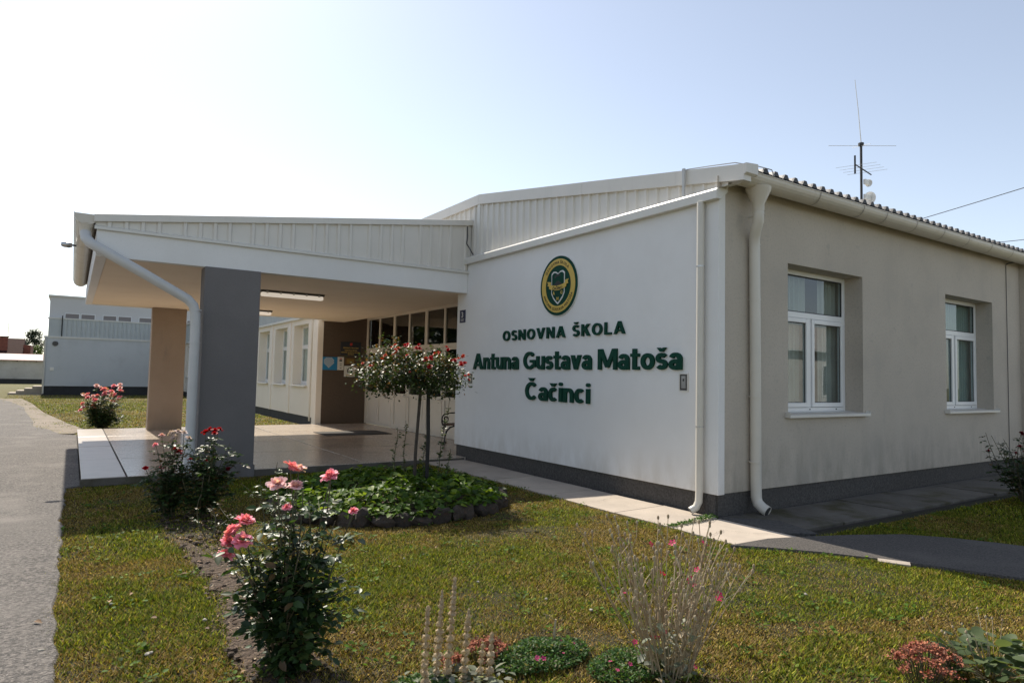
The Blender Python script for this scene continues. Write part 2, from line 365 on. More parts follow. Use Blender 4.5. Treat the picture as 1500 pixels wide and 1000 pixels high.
# side path
PF = [(-1.0,-.98),(-.75,-1.22),(-.45,-1.58),(-.2,-1.98),(0,-2.35),(.14,-2.65),(.28,-2.95),(.5,-3.5),(.8,-5),(1,-8)]
PB = [(-.42,-1.0),(-.05,-1.12),(.5,-1.33),(1.05,-1.6),(1.35,-1.95),(1.52,-2.25),(1.68,-2.6),(1.95,-3.2),(2.3,-5),(2.5,-8)]
PATH = PF+PB[::-1]
pb = MB()
for i in range(len(PF)-1):
    n = 6
    for k in range(n):
        t0, t1 = k/n, (k+1)/n
        L = lambda A, t: (A[i][0]+(A[i+1][0]-A[i][0])*t, A[i][1]+(A[i+1][1]-A[i][1])*t)
        a, b, c, d = L(PF, t0), L(PF, t1), L(PB, t1), L(PB, t0)
        pb.quad((*a, .022), (*b, .022), (*c, .022), (*d, .022))
        pb.quad((*a, .022), (*b, .022), (b[0]-.02, b[1]-.02, -.06), (a[0]-.02, a[1]-.02, -.06))
struct(pb.build('path', 'path_asphalt'))
# thin concrete kerbing at the lawn edge of the path
kb = MB()
for i in range(2, 8):
    a, b = PF[i], PF[i+1]; b = (a[0]+(b[0]-a[0])*.6, a[1]+(b[1]-a[1])*.6)
    if i != 3: continue
    kb.add([(a[0]-.05,a[1]-.03,-.03),(a[0],a[1],-.03),(b[0],b[1],-.03),(b[0]-.05,b[1]-.03,-.03),(a[0]-.05,a[1]-.03,.012),(a[0]-.003,a[1],.026),(b[0]-.003,b[1],.026),(b[0]-.05,b[1]-.03,.012)],
           [(4,5,6,7),(0,1,5,4),(3,0,4,7),(1,2,6,5),(2,3,7,6)])
struct(kb.build('path_kerb', 'concrete'))
# soil: rose border beside the road, thatch strip, bed under the flowers
def blob(name, pts, z, mt, seed=0):
    c = MB(); n = 72; P = []
    k = len(pts)
    for i in range(n):
        t = i/n*k; j = int(t); f = t-j
        p0, p1, p2, p3 = (pts[(j+q-1) % k] for q in range(4))
        q = [0.5*((2*p1[a])+(-p0[a]+p2[a])*f+(2*p0[a]-5*p1[a]+4*p2[a]-p3[a])*f*f+(-p0[a]+3*p1[a]-3*p2[a]+p3[a])*f**3) for a in (0, 1)]
        P.append((q[0]+random.gauss(0, .025), q[1]+random.gauss(0, .025)))
    cx = sum(p[0] for p in P)/n; cy = sum(p[1] for p in P)/n
    ring = [(x, y, float(gz(x, y))+z) for x, y in P]
    inner = [(cx+(x-cx)*.7, cy+(y-cy)*.7, float(gz(x, y))+z+.035+random.uniform(-.012, .012)) for x, y in P]
    c.v = ring+inner+[(cx, cy, float(gz(cx, cy))+z+.05)]
    for i in range(n):
        j = (i+1) % n; c.f += [(i, j, n+j, n+i), (n+i, n+j, 2*n)]
    struct(c.build(name, mt, smooth=True)); return P
SOIL1 = blob('rose_border_soil', [(-5.58,2.9),(-5.52,1.2),(-5.56,-.3),(-5.64,-1.8),(-5.5,-2.2),(-5.2,-2.1),(-5.1,-1.3),(-5.2,.2),(-5.1,1.6),(-4.9,3.2),(-5.2,3.5)], -.034, 'soil')
SOIL2 = blob('flower_border_soil', [(-4.95,-1.92),(-4.35,-1.88),(-3.7,-2.3),(-3.1,-2.75),(-2.3,-3.35),(-1.5,-3.55),(-1.7,-4.1),(-3,-3.9),(-4,-3.0),(-4.9,-2.5)], -.055, 'soil')

# entrance platform: dark bed, then separate slabs with recessed joints
plat = struct(MB().box(-6.2, 1.5, 6.06, 15.2, -.12, .022).build('entrance_platform', 'joint'))
xe = [-6.22, -5.66, -3.95, -2.0, -.02, 1.5]; ye = [6.02, 8.3, 10.6, 12.9, 15.22]
for i in range(5):
    for j in range(4):
        g = .012
        MB().box(xe[i]+(g if i else 0), xe[i+1]-g, ye[j]+(g if j else 0), ye[j+1]-g, -.02, .04+random.uniform(-.0015, .0015)).build('floor_slab', 'smooth_floor' if i == 0 else 'terrazzo', plat, bevel=.004)
MB().box(-6.24, .0, 6.0, 6.06, -.11, .032).build('step_edge', 'old_shaded_concrete', plat, bevel=.006)  # dark material puts the riser's shade into its colour
# lit concrete walkway along the sign wall
walk = struct(MB().box(-.84, -.03, -1.1, 5.98, -.1, -.035).build('walkway', 'joint'))
for a, b in ((-1.14,-.06),(-.03,.80),(.825,2.18),(2.2,3.62),(3.645,4.98),(5.0,5.97)):
    dz = random.uniform(-.006, .006)
    MB().add([(-.86,a,-.06),(-.02,a,-.06),(-.02,b,-.06),(-.86,b,-.06),(-.86,a,.0+dz),(-.02,a,.006),(-.02,b,.006+dz),(-.86,b,.0)],
             [(0,3,2,1),(4,5,6,7),(0,1,5,4),(1,2,6,5),(2,3,7,6),(3,0,4,7)]).build('paving_slab', 'concrete', walk, bevel=.006)
for P_ in ([(-.8,1.5),(-.55,1.42),(-.3,1.5),(-.05,1.38)], [(-.82,-.6),(-.5,-.5),(-.35,-.75),(-.1,-.9)], [(-.6,3.0),(-.35,2.85),(-.05,2.95)]):
    cb = MB(); Q = []
    for a, b in zip(P_, P_[1:]):
        for k in range(5): Q.append((a[0]+(b[0]-a[0])*k/5+random.gauss(0, .008), a[1]+(b[1]-a[1])*k/5+random.gauss(0, .008)))
    for a, b in zip(Q, Q[1:]): wv = random.uniform(.0015, .0035); cb.quad((a[0],a[1]-wv,.0135),(b[0],b[1]-wv,.0135),(b[0],b[1]+wv,.0135),(a[0],a[1]+wv,.0135))
    cb.build('slab_crack', 'crack', walk)
# shaded old apron in front of the side wall
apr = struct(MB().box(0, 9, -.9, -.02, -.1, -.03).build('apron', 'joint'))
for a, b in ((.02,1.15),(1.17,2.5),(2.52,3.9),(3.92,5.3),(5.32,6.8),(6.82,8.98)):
    o = MB().box(a, b, -.88+random.uniform(-.03, .03), -.015, -.06, .004+random.uniform(-.008, .008)).build('apron_slab', 'old_shaded_concrete', apr, bevel=.008)
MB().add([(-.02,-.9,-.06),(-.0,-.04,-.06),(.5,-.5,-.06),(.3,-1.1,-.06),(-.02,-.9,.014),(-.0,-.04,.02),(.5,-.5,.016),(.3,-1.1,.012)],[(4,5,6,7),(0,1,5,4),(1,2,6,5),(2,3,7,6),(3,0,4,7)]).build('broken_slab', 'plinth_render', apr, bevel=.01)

# ================================================================== SCHOOL
school = thing('school_building', (0, 0, 0), 'long white single storey school with flat porch and green lettering', 'building')
def wall_holes(P, u0, u1, v0, v1, holes, depth):
    c = MB(); us = sorted({u0, u1, *[h[0] for h in holes], *[h[1] for h in holes]}); vs = sorted({v0, v1, *[h[2] for h in holes], *[h[3] for h in holes]})
    for i in range(len(us)-1):
        for j in range(len(vs)-1):
            um, vm = (us[i]+us[i+1])/2, (vs[j]+vs[j+1])/2
            if any(h[0] < um < h[1] and h[2] < vm < h[3] for h in holes): continue
            c.quad(P(us[i],vs[j],0), P(us[i+1],vs[j],0), P(us[i+1],vs[j+1],0), P(us[i],vs[j+1],0))
    for a, b, z0, z1 in holes:
        c.quad(P(a,z0,0), P(a,z1,0), P(a,z1,depth), P(a,z0,depth)); c.quad(P(b,z0,0), P(b,z1,0), P(b,z1,depth), P(b,z0,depth))
        c.quad(P(a,z0,0), P(b,z0,0), P(b,z0,depth), P(a,z0,depth)); c.quad(P(a,z1,0), P(b,z1,0), P(b,z1,depth), P(a,z1,depth))
    return c
# side wall with two deep windows
W1, W2 = (1.42, 3.26, 1.2, 3.19), (5.88, 7.74, 1.2, 3.17)
side = wall_holes(PW, .0, 9.0, .27, 4.1, [W1, W2], .42).build('side_wall', 'grey_render', school)
MB().box(0.004, 9.0, .02, .3, -.1, .272).build('side_plinth', 'plinth_render', school)
MB().box(9.0, 16, -.14, .3, .27, 4.1).build('side_wall', 'grey_render', school)
MB().box(9.02, 16, -.11, .3, -.1, .272).build('side_plinth', 'plinth_render', school)
def window(P, hole, w, kind):
    u0, u1, v0, v1 = hole
    fr = MB(); fr.frame(P, u0, u1, v0, v1, .065, w, w+.07)
    tr = v0+1.36; fr.pbox(P, u0+.065, u1-.065, tr-.035, tr+.045, w, w+.07)
    mid = (u0+u1)/2; fr.pbox(P, mid-.035, mid+.035, v0+.065, tr-.035, w, w+.07)
    win = fr.build('window', 'upvc', school, bevel=.006)
    for a, b in ((u0+.065, mid-.035), (mid+.035, u1-.065)):
        sash = MB().frame(P, a+.004, b-.004, v0+.07, tr-.04, .062, w-.018, w+.045).build('sash', 'upvc', win, bevel=.006)
        MB().frame(P, a+.062, b-.062, v0+.128, tr-.098, .012, w+.005, w+.012).build('gasket', 'gasket', win)
        MB().pbox(P, a+.066, b-.066, v0+.132, tr-.102, w+.014, w+.022).build('pane', 'glass', win)
    MB().frame(P, u0+.065, u1-.065, tr+.045, v1-.065, .014, w+.016, w+.03).build('gasket', 'gasket', win)
    MB().pbox(P, u0+.07, u1-.07, tr+.05, v1-.07, w+.03, w+.038).build('pane', 'glass', win)
    # sill of bent metal: sheet, front lip and end caps
    s = MB(); s.prism([P(u0-.06, v0+.012, w-.01), P(u0-.06, v0-.012, -.075), P(u0-.06, v0-.05, -.075), P(u0-.06, v0-.05, -.069), P(u0-.06, v0-.019, -.069), P(u0-.06, v0+.004, w-.01)],
                      Vector(P(u1+.06, 0, 0))-Vector(P(u0-.06, 0, 0)))
    s.pbox(P, u0-.066, u0-.058, v0-.05, v0+.022, -.078, -.0); s.pbox(P, u1+.058, u1+.066, v0-.05, v0+.022, -.078, -.0)
    s.build('sill', 'trim_metal', win, bevel=.003)
    for k in range(3):
        u = u0+.25+k*(u1-u0-.5)/2; MB().pbox(P, u-.012, u+.012, v0+.03, v0+.045, w-.006, w).build('drain_cap', 'dark', win)
    # room behind: dark box and hung cloth
    rm = MB(); d = w+1.6
    rm.quad(P(u0-.4,v0-.5,d), P(u1+.6,v0-.5,d), P(u1+.6,v1+.2,d), P(u0-.4,v1+.2,d))
    rm.quad(P(u0-.4,v0-.5,w+.3), P(u0-.4,v0-.5,d), P(u0-.4,v1+.2,d), P(u0-.4,v1+.2,w+.3)); rm.quad(P(u1+.6,v0-.5,w+.3), P(u1+.6,v0-.5,d), P(u1+.6,v1+.2,d), P(u1+.6,v1+.2,w+.3))
    rm.quad(P(u0-.4,v1+.2,w+.15), P(u1+.6,v1+.2,w+.15), P(u1+.6,v1+.2,d), P(u0-.4,v1+.2,d)); rm.quad(P(u0-.4,v0-.5,w+.15), P(u1+.6,v0-.5,w+.15), P(u1+.6,v0-.5,d), P(u0-.4,v0-.5,d))
    rm.build('room_lining', 'room', win)
    def cloth(a, b, mt, wd, amp=.03, per=.1):
        c = MB(); n = max(4, int((b-a)/.02)); prev = None
        for i in range(n+1):
            u = a+(b-a)*i/n; ww = w+wd+amp*math.sin(2*math.pi*(u-a)/per+1.3*math.sin(u*7))
            p = (P(u, v0-.1, ww), P(u, v1+.05, ww))
            if prev: c.quad(prev[0], p[0], p[1], prev[1])
            prev = p
        c.build('curtain', mt, win, smooth=True)
    if kind == 'curtains':
        cloth(u0-.05, u0+1.02, 'curtain', .13); cloth(u1-.42, u1+.5, 'curtain', .16)
    else: cloth(u0-.05, u1+.2, 'blind_green', .12, .006, .09)
    return win
window(PW, W1, .27, 'curtains'); window(PW, W2, .27, 'blind')
# sign wall: insulated white panel on a grey plinth
MB().box(.0, .12, -.025, 6.43, .262, 3.9).build('sign_wall', 'white_render', school, bevel=.006)
MB().box(.035, .3, .0, 6.40, -.1, .27).build('plinth', 'plinth_render', school)
MB().prism([(-.085,-.06,3.795),(-.085,-.06,3.90),(-.07,-.06,3.925),(.12,-.06,3.955),(.12,-.06,3.90),(-.0,-.06,3.795)], (0, 6.22, 0)).build('wall_coping', 'trim_metal', school, bevel=.004)
MB().prism([(-.05,-.055,3.93),(.12,-.055,3.962),(.12,.0,3.962),(-.05,0,3.93)], (.0,-.2,-.004)).build('coping_end', 'trim_metal', school)
# gable of ribbed sheets above, x = .07
def ridge(y): return 4.165+.162*(y+.3) if y < 5.72 else 5.14
def rib_strip(P, u0, u1, v0f, v1f, pitch=.2, depth=.03, name='cladding_sheet', mt='clad', parent=None, sheet=1.0, top=.045):
    """ribbed metal sheets, each a piece of its own, about one metre wide"""
    u = u0
    while u < u1-1e-6:
        e = min(u+sheet, u1); c = MB(); pts = []; k = u
        while k < e-1e-6:
            for f, dd in ((0, 0), (.62, 0), (.72, -depth), (.90, -depth), (1.0, 0)):
                q = k+f*pitch
                if q <= e+1e-6: pts.append((q, dd))
            k += pitch
        if pts[-1][0] < e-.002: pts.append((e, 0))
        for (a, da), (b, db) in zip(pts, pts[1:]):
            if b-a < 1e-6: continue
            c.quad(P(a, v0f(a), da), P(b, v0f(b), db), P(b, v1f(b), db), P(a, v1f(a), da))
        c.build(name, mt, parent or school); u = e
PG = lambda u, v, ww: (.075+ww, u, v)
rib_strip(PG, -.1, 5.7, lambda u: 3.93, lambda u: ridge(u)-.16, .2, .028)
PG2 = lambda u, v, ww: (.075+ww, u, v)
rib_strip(PG2, 5.76, 15.2, lambda u: 3.6, lambda u: 4.97, .2, .028)
MB().box(.03, .09, 5.68, 5.78, 3.93, 4.98).build('cladding_corner', 'trim_metal', school)
# gable fascia cap following the slope, then level
g = MB(); 
for a, b in ((-.36, 2.6), (2.6, 5.72)):
    za, zb = ridge(a), ridge(b)
    g.add([(.02,a,za-.19),(.16,a,za-.19),(.16,a,za+.02),(.02,a,za),(.02,b-.004,zb-.19),(.16,b-.004,zb-.19),(.16,b-.004,zb+.02),(.02,b-.004,zb)], [(0,1,2,3),(4,7,6,5),(0,4,5,1),(3,2,6,7),(0,3,7,4),(1,5,6,2)])
g.build('gable_fascia', 'clad', school)
MB().box(.02, .16, 5.722, 15.2, 4.95, 5.14).build('gable_fascia', 'clad', school)
MB().add([(.018,-.4,ridge(-.4)-.10),(.24,-.4,ridge(-.4)-.10),(.24,-.4,ridge(-.4)+.03),(.018,-.4,ridge(-.4)+.01),(.018,-.362,ridge(-.4)-.12),(.24,-.362,ridge(-.4)-.12),(.24,-.362,ridge(-.4)+.03),(.018,-.362,ridge(-.4)+.01)],[(0,1,2,3),(4,7,6,5),(0,4,5,1),(3,2,6,7),(0,3,7,4),(1,5,6,2)]).build('fascia_end', 'clad', school)
# conductor wire over the gable corner
MB().tube([(-.03,.52,3.93),(-.02,.52,4.1),(.0,.52,4.29),(.03,.5,4.305),(.1,.2,4.285),(.2,-.1,4.27),(.45,-.22,4.25),(.6,-.33,4.2),(.62,-.35,4.12)], .007, 5).build('lightning_conductor', 'wire_bright', school)
MB().box(-.03, -.0, .5, .535, 3.94, 4.31).build('conductor_strap', 'grey_pipe', school)
MB().tube([(-.06,6.0,4.55),(-.05,6.0,4.35),(-.08,5.98,4.2),(-.06,5.9,4.1),(-.0,5.85,3.97)], .012, 5).build('roof_cable', 'cable', school)
# main roof: ribbed sheets ending over the gutter
def roof_sheet(x0, x1):
    c = MB(); pts = []; x = x0; p = .205; h = .045
    while x < x1-1e-6:
        for f, dz in ((0,0),(.55,0),(.68,h),(.87,h),(1,0)):
            pts.append((x+f*p, dz))
        x += p
    y0, y1 = -.27, 5.72
    for (a, da), (b, db) in zip(pts, pts[1:]):
        if b-a < 1e-6: continue
        c.quad((a, y0, ridge(y0)+da), (b, y0, ridge(y0)+db), (b, y1, ridge(y1)+db), (a, y1, ridge(y1)+da))
        if da > 0 or db > 0:
            c.quad((a, y0+.004, ridge(y0)-.01), (b, y0+.004, ridge(y0)-.01), (b, y0+.004, ridge(y0)+db-.002), (a, y0+.004, ridge(y0)+da-.002))
    c.build('roof_sheet', 'roof_metal', school)
x = .17
while x < 16: roof_sheet(x, x+.205*5); x += .205*5
MB().prism([(.165,-.06,ridge(-.06)-.01),(.165,5.7,ridge(5.7)-.01),(.165,5.7,ridge(5.7)-.1),(.165,-.06,ridge(-.06)-.09)], (15.8,0,0)).build('roof_deck', 'roof_edge', school)
MB().quad((.1,5.72,5.13),(16,5.72,5.13),(16,15.3,5.13),(.1,15.3,5.13)).build('flat_roof', 'roof_metal', school)
for k in range(70):                                  # dark wedges standing in for the shaded undersides of the ribs
    fb = MB()
    xx = .17+.205*k+.205*.775
    fb.prism([(xx-.06,-.30,ridge(-.28)-.014),(xx+.06,-.30,ridge(-.28)-.014),(xx+.026,-.30,ridge(-.28)+.043),(xx-.026,-.30,ridge(-.28)+.043)], (0,.029,0))
    fb.build('crest_shade', 'roof_edge', school)
# half round gutter: open trough with rolled lip, joints, brackets
def gutter(p0, p1, r, mt, joints, up_='z', rim=.008, name='gutter'):
    p0, p1 = Vector(p0), Vector(p1); d = (p1-p0).normalized(); sidev = d.cross(Vector((0,0,1))).normalized(); n = 12
    c = MB()
    for rr, flip in ((r, 0), (r-.004, 1)):
        A = [p0+sidev*math.cos(math.pi+math.pi*i/n)*rr+Vector((0,0,1))*math.sin(math.pi+math.pi*i/n)*rr for i in range(n+1)]
        for i in range(n): c.quad(A[i], A[i+1], A[i+1]+(p1-p0), A[i]+(p1-p0))
    for sgn in (1, -1): c.tube([p0+sidev*r*sgn, p1+sidev*r*sgn], rim, 6)
    for q in (p0, p1):
        A = [q+sidev*math.cos(math.pi+math.pi*i/n)*(r+.004)+Vector((0,0,1))*math.sin(math.pi+math.pi*i/n)*(r+.004) for i in range(n+1)]
        c.prism(A, d*.012)
    go = c.build(name, mt, school, smooth=True)
    for t in joints:
        b = MB(); q = p0+(p1-p0)*t
        for rr in (r+.006,):
            A = [q+sidev*math.cos(math.pi+math.pi*i/n)*rr+Vector((0,0,1))*math.sin(math.pi+math.pi*i/n)*rr for i in range(n+1)]
            for i in range(n):
                b.add([A[i], A[i+1], A[i+1]+d*.014, A[i]+d*.014, A[i]*1, A[i+1]*1], [(0,1,2,3)])
        b.build('gutter_bracket', 'seam', go)
    return go
gutter((.12,-.2,4.105), (9.0,-.2,4.105), .14, 'gutter_metal', [.17, .29, .36, .46, .56, .66, .76, .86, .96])
MB().box(9.0, 16, -.4, -.25, 3.97, 4.09).build('gutter', 'gutter_metal', school, bevel=.03)
# big downpipe with hopper and swan neck
dp = MB().tube([(.52,-.2,3.79),(.52,-.2,3.66),(.53,-.19,3.58),(.57,-.12,3.46),(.6,-.085,3.38),(.61,-.08,3.28),(.625,-.08,2),(.64,-.08,.42),(.645,-.08,.2),(.65,-.10,.13),(.66,-.17,.075),(.665,-.23,.05)], .066, 14).build('downpipe', 'pipe_metal', school, smooth=True)
MB().lathe([(.07,3.70),(.072,3.79),(.15,3.955),(.155,3.99)], (.52,-.2,0), 16).build('hopper', 'gutter_metal', dp, smooth=True)
MB().lathe([(.05,.03),(.05,.1)], (0,0,0), 4).v
MB().tube([(.664,-.225,.052),(.6655,-.233,.0485)], .058, 14).build('pipe_mouth', 'dark', dp)
for z in (3.66, 3.3, 2.62, 1.42, .62):
    MB().lathe([(.07,z),(.07,z+.018)], (.615+.01*(3.3-z)/3 if z < 3.4 else .52, -.08 if z < 3.4 else -.2, 0), 14).tube([(.6,-.08,z+.01),(.6,.01,z+.01)], .007, 5).build('pipe_clamp', 'pipe_metal', dp, smooth=True)
# thin downpipe standing off the sign wall
tp = MB().tube([(-.062,.2,3.8),(-.062,.2,2),(-.062,.2,.3),(-.065,.205,.16),(-.09,.225,.09),(-.15,.26,.05)], .046, 12).build('downpipe', 'pipe_metal', school, smooth=True)
for z in (3.0, 1.05): MB().lathe([(.05,z),(.05,z+.014)], (-.062,.2,0), 12).tube([(-.06,.2,z+.007),(0,.2,z+.007)], .006, 5).build('pipe_clamp', 'steel', tp)
MB().tube([(-.148,.259,.051),(-.152,.2612,.0475)], .039, 12).build('pipe_mouth', 'dark', tp)
# far-right wire and pipe
MB().tube([(8.35,-.02,3.95),(8.35,-.06,3.97),(9.0,-.3,4.12)], .012, 5).tube([(8.35,-.015,.3),(8.35,-.015,3.95)], .006, 5).build('lightning_conductor', 'cable', school)

# ---------------- wing beyond the porch
WZ = 3.30; holes = [(16.5+2.56*k, 18.2+2.56*k, 1.2, 3.24) for k in range(11)]
wall_holes(PX, 15.3, 44.9, .2, 3.42, holes, .5).build('wing_wall', 'wing_render', school)
MB().box(.03, .3, 15.3, 44.9, -.12, .21).build('wing_plinth', 'dark_plinth', school)
for k, h in enumerate(holes):
    u0, u1, v0, v1 = h; wq = .3
    win = MB().frame(PX, u0, u1, v0, v1, .07, wq, wq+.07).pbox(PX, u0+.07, u1-.07, 2.5, 2.58, wq, wq+.07).pbox(PX, (u0+u1)/2-.035, (u0+u1)/2+.035, v0+.07, 2.5, wq, wq+.07).build('window', 'upvc', school)
    for a, b in ((u0+.07, (u0+u1)/2-.035), ((u0+u1)/2+.035, u1-.07)):
        MB().frame(PX, a+.004, b-.004, v0+.074, 2.496, .055, wq-.015, wq+.04).build('sash', 'upvc', win)
        MB().pbox(PX, a+.06, b-.06, v0+.13, 2.44, wq+.012, wq+.02).build('pane', 'glass', win)
    MB().pbox(PX, u0+.07, u1-.07, 2.58, v1-.07, wq+.03, wq+.038).build('pane', 'glass', win)
    MB().pbox(PX, u0+.03, u1-.03, v0+.03, v1-.03, wq+.074, wq+.08).build('blind', 'blind', win)
    MB().prism([(wq-.02,u0-.05,v0+.015),(-.09,u0-.05,v0-.015),(-.09,u0-.05,v0-.05),(-.084,u0-.05,v0-.05),(-.084,u0-.05,v0-.022),(wq-.02,u0-.05,v0+.006)], (0,u1-u0+.1,0)).build('sill', 'trim_metal', win)
    MB().box(-.03, .0, u1+.30, u1+.52, .2, 3.42).build('wall_pier', 'wing_render', school)
rib_strip(lambda u, v, ww: (-.05+ww, u, v), 16.0, 44.8, lambda u: 3.5, lambda u: 4.7, .25, .03, mt='gym_clad', sheet=4.0)
MB().box(-.09, .2, 15.3, 44.9, 3.42, 3.5).build('wing_coping', 'trim_metal', school)
MB().box(-.12, .3, 15.3, 44.9, 4.68, 4.8).build('wing_fascia', 'trim_metal', school)
MB().box(-.075, .1, 15.235, 15.62, .0, 3.42).build('corner_pier', 'wing_render', school)
MB().tube([(-.11,15.72,3.4),(-.11,15.72,.1)], .03, 8).build('downpipe', 'pipe_metal', school, smooth=True)
# ---------------- porch recess
MB().box(.1, 1.6, 15.24, 15.4, .02, 3.7).build('porch_wall', 'brown_render', school)
DX = 1.52
dw = lambda u, v, ww: (DX+ww, u, v)
ys_ = [15.2, 14.17, 13.04, 12.0, 10.915, 9.85, 8.77, 7.7, 6.6]
fr = MB()
for i, y in enumerate(ys_):
    t = .045 if i % 2 else .075
    fr.pbox(dw, y-t, y+t, .05, 3.42, 0, .08)
for i in range(8):
    a, b = ys_[i+1]+.045+(.03 if (i+1) % 2 == 0 else 0), ys_[i]-.045-(.03 if i % 2 == 0 else 0)
    for z, t in ((.07, .03), (2.39, .05), (3.39, .04)): fr.pbox(dw, a, b, z-t, z+t, .002, .078)
glaz = fr.build('entrance_frame', 'door_white', school, bevel=.004)
for i in range(8):
    a, b = ys_[i+1]+.047+(.03 if (i+1) % 2 == 0 else 0), ys_[i]-.047-(.03 if i % 2 == 0 else 0)
    d = MB().frame(dw, a, b, .105, 2.335, .06, -.012, .05).pbox(dw, a+.06, b-.06, .98, 1.07, -.012, .05).build('entrance_door', 'door_white', school, bevel=.004)
    MB().pbox(dw, a+.06, b-.06, .165, .98, .015, .035).build('panel', 'door_white', d)
    MB().frame(dw, a+.085, b-.085, .19, .955, .012, .006, .016).build('panel_bead', 'door_white', d)
    MB().pbox(dw, a+.06, b-.06, 1.07, 2.275, .018, .026).build('pane', 'door_glass', d)
    MB().pbox(dw, a, b, 2.442, 3.348, .03, .038).build('transom_pane', 'door_glass', glaz)
    if i in (2, 3, 4): MB().tube([dw(a+.03 if i != 3 else b-.03, 1.0, -.012), dw(a+.03 if i != 3 else b-.03, 1.0, -.06), dw((a+.15) if i != 3 else b-.15, 1.0, -.06)], .009, 6).build('handle', 'steel', d)
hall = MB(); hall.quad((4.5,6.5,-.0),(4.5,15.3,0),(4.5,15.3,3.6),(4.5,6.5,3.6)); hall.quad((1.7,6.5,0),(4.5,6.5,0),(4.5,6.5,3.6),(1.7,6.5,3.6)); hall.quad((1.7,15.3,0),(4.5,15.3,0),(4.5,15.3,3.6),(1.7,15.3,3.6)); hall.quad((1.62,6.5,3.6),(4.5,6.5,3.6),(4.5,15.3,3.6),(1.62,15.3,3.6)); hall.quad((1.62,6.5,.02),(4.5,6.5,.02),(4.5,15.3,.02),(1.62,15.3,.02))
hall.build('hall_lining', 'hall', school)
MB().box(.12, 1.7, 6.36, 6.44, .0, 3.9).build('porch_return_wall', 'white_render', school)
# ---------------- canopy
YF, YB = 6.04, 14.75; XL = -6.2; SZ = 3.235
def slope(x): return 3.835+.1365*(x+6.24)
can = MB()
can.box(XL, -.002, YF, YF+.14, SZ, 3.63); can.box(XL, .0, YB-.14, YB, SZ, 3.63); can.box(XL, XL+.14, YF+.14, YB-.14, SZ, 3.63)
canopy = can.build('canopy_fascia', 'white_render', school, bevel=.006)
sf = MB()
sf.quad((XL+.13,YF+.13,SZ+.012),(.75,YF+.13,SZ+.012),(.75,YB-.13,SZ+.012),(XL+.13,YB-.13,SZ+.012))
sf.quad((-.0,YB-.13,SZ+.012),(.75,YB-.13,SZ+.012),(.75,15.24,SZ+.012),(-.0,15.24,SZ+.012))
sf.quad((.75,6.2,SZ+.012),(1.6,6.2,3.44),(1.6,15.24,3.44),(.75,15.24,SZ+.012))
sf.build('canopy_soffit', 'soffit_paint', school)
MB().prism([(XL-.03,YF-.045,3.62),(XL-.03,YF-.045,3.662),(XL-.03,YF+.05,3.695),(XL-.03,YF+.05,3.645)], (6.235,0,0)).build('canopy_flashing', 'trim_metal', school)
PC = lambda u, v, ww: (u, YF+.03+ww, v)
rib_strip(PC, -6.22, .06, lambda u: 3.66, lambda u: slope(u)-.07, .215, .03)
for y0 in (YF-.03, YB-.06):
    cp = MB(); cp.add([(-6.24,y0,slope(-6.24)-.105),(-6.24,y0+.09,slope(-6.24)-.105),(-6.24,y0+.09,slope(-6.24)+.02),(-6.24,y0,slope(-6.24)),(.14,y0,slope(.14)-.105),(.14,y0+.09,slope(.14)-.105),(.14,y0+.09,slope(.14)+.02),(.14,y0,slope(.14))],[(0,1,2,3),(4,7,6,5),(0,4,5,1),(3,2,6,7),(0,3,7,4),(1,5,6,2)])
    cp.build('canopy_cap', 'clad', school)
MB().quad((-6.3,YF+.04,slope(-6.3)-.01),(.1,YF+.04,slope(.1)-.01),(.1,YB-.0,slope(.1)-.01),(-6.3,YB,slope(-6.3)-.01)).build('canopy_roof', 'roof_metal', school)
MB().quad((-6.18,YB-.1,3.6),(.06,YB-.1,3.6),(.06,YB-.1,slope(.06)-.02),(-6.18,YB-.1,slope(-6.18)-.02)).build('cladding_sheet', 'clad', school)
gutter((-6.33,YF-.0,3.83), (-6.33,YB,3.83), .15, 'gutter_metal', [k/9+.03 for k in range(9)])
# sloping grey pipe from the gutter to the column
cdp = MB().tube([(-6.335,6.14,3.70),(-6.335,6.13,3.58),(-6.325,6.06,3.48),(-6.27,5.97,3.40),(-6.12,5.92,3.31),(-5.6,5.9,3.03),(-5.1,5.9,2.755),(-4.98,5.91,2.69),(-4.90,5.9,2.6),(-4.87,5.9,2.48),(-4.86,5.9,2.3),(-4.86,5.9,1),(-4.86,5.9,-.05)], .073, 14).build('downpipe', 'grey_pipe', school, smooth=True)
for z in (2.52, 2.02): MB().lathe([(.078,z),(.078,z+.02)], (-4.862,5.9,0), 14).build('pipe_clamp', 'grey_pipe', cdp)
for y in (6.28, 6.5): MB().lathe([(.112,y-.006),(.112,y+.006)], (-6.345,0,3.795), 16, 'y').v
MB().lathe([(.078,3.52),(.08,3.62),(.11,3.70)], (-6.335,6.14,0), 14).build('gutter_outlet', 'gutter_metal', cdp, smooth=True)
# columns
MB().box(-4.74, -3.9, 6.02, 6.40, -.08, SZ+.008).build('pillar', 'slate_render', school, bevel=.008)
MB().box(-4.755, -3.885, 5.985, 6.42, -.08, .12).build('pillar_base', 'slate_render', school, bevel=.01)
tag(MB().box(-4.71, -3.9, 14.38, 14.745, -.08, SZ+.008).build('pillar', 'taupe_render', school, bevel=.008), 'taupe rear pillar')

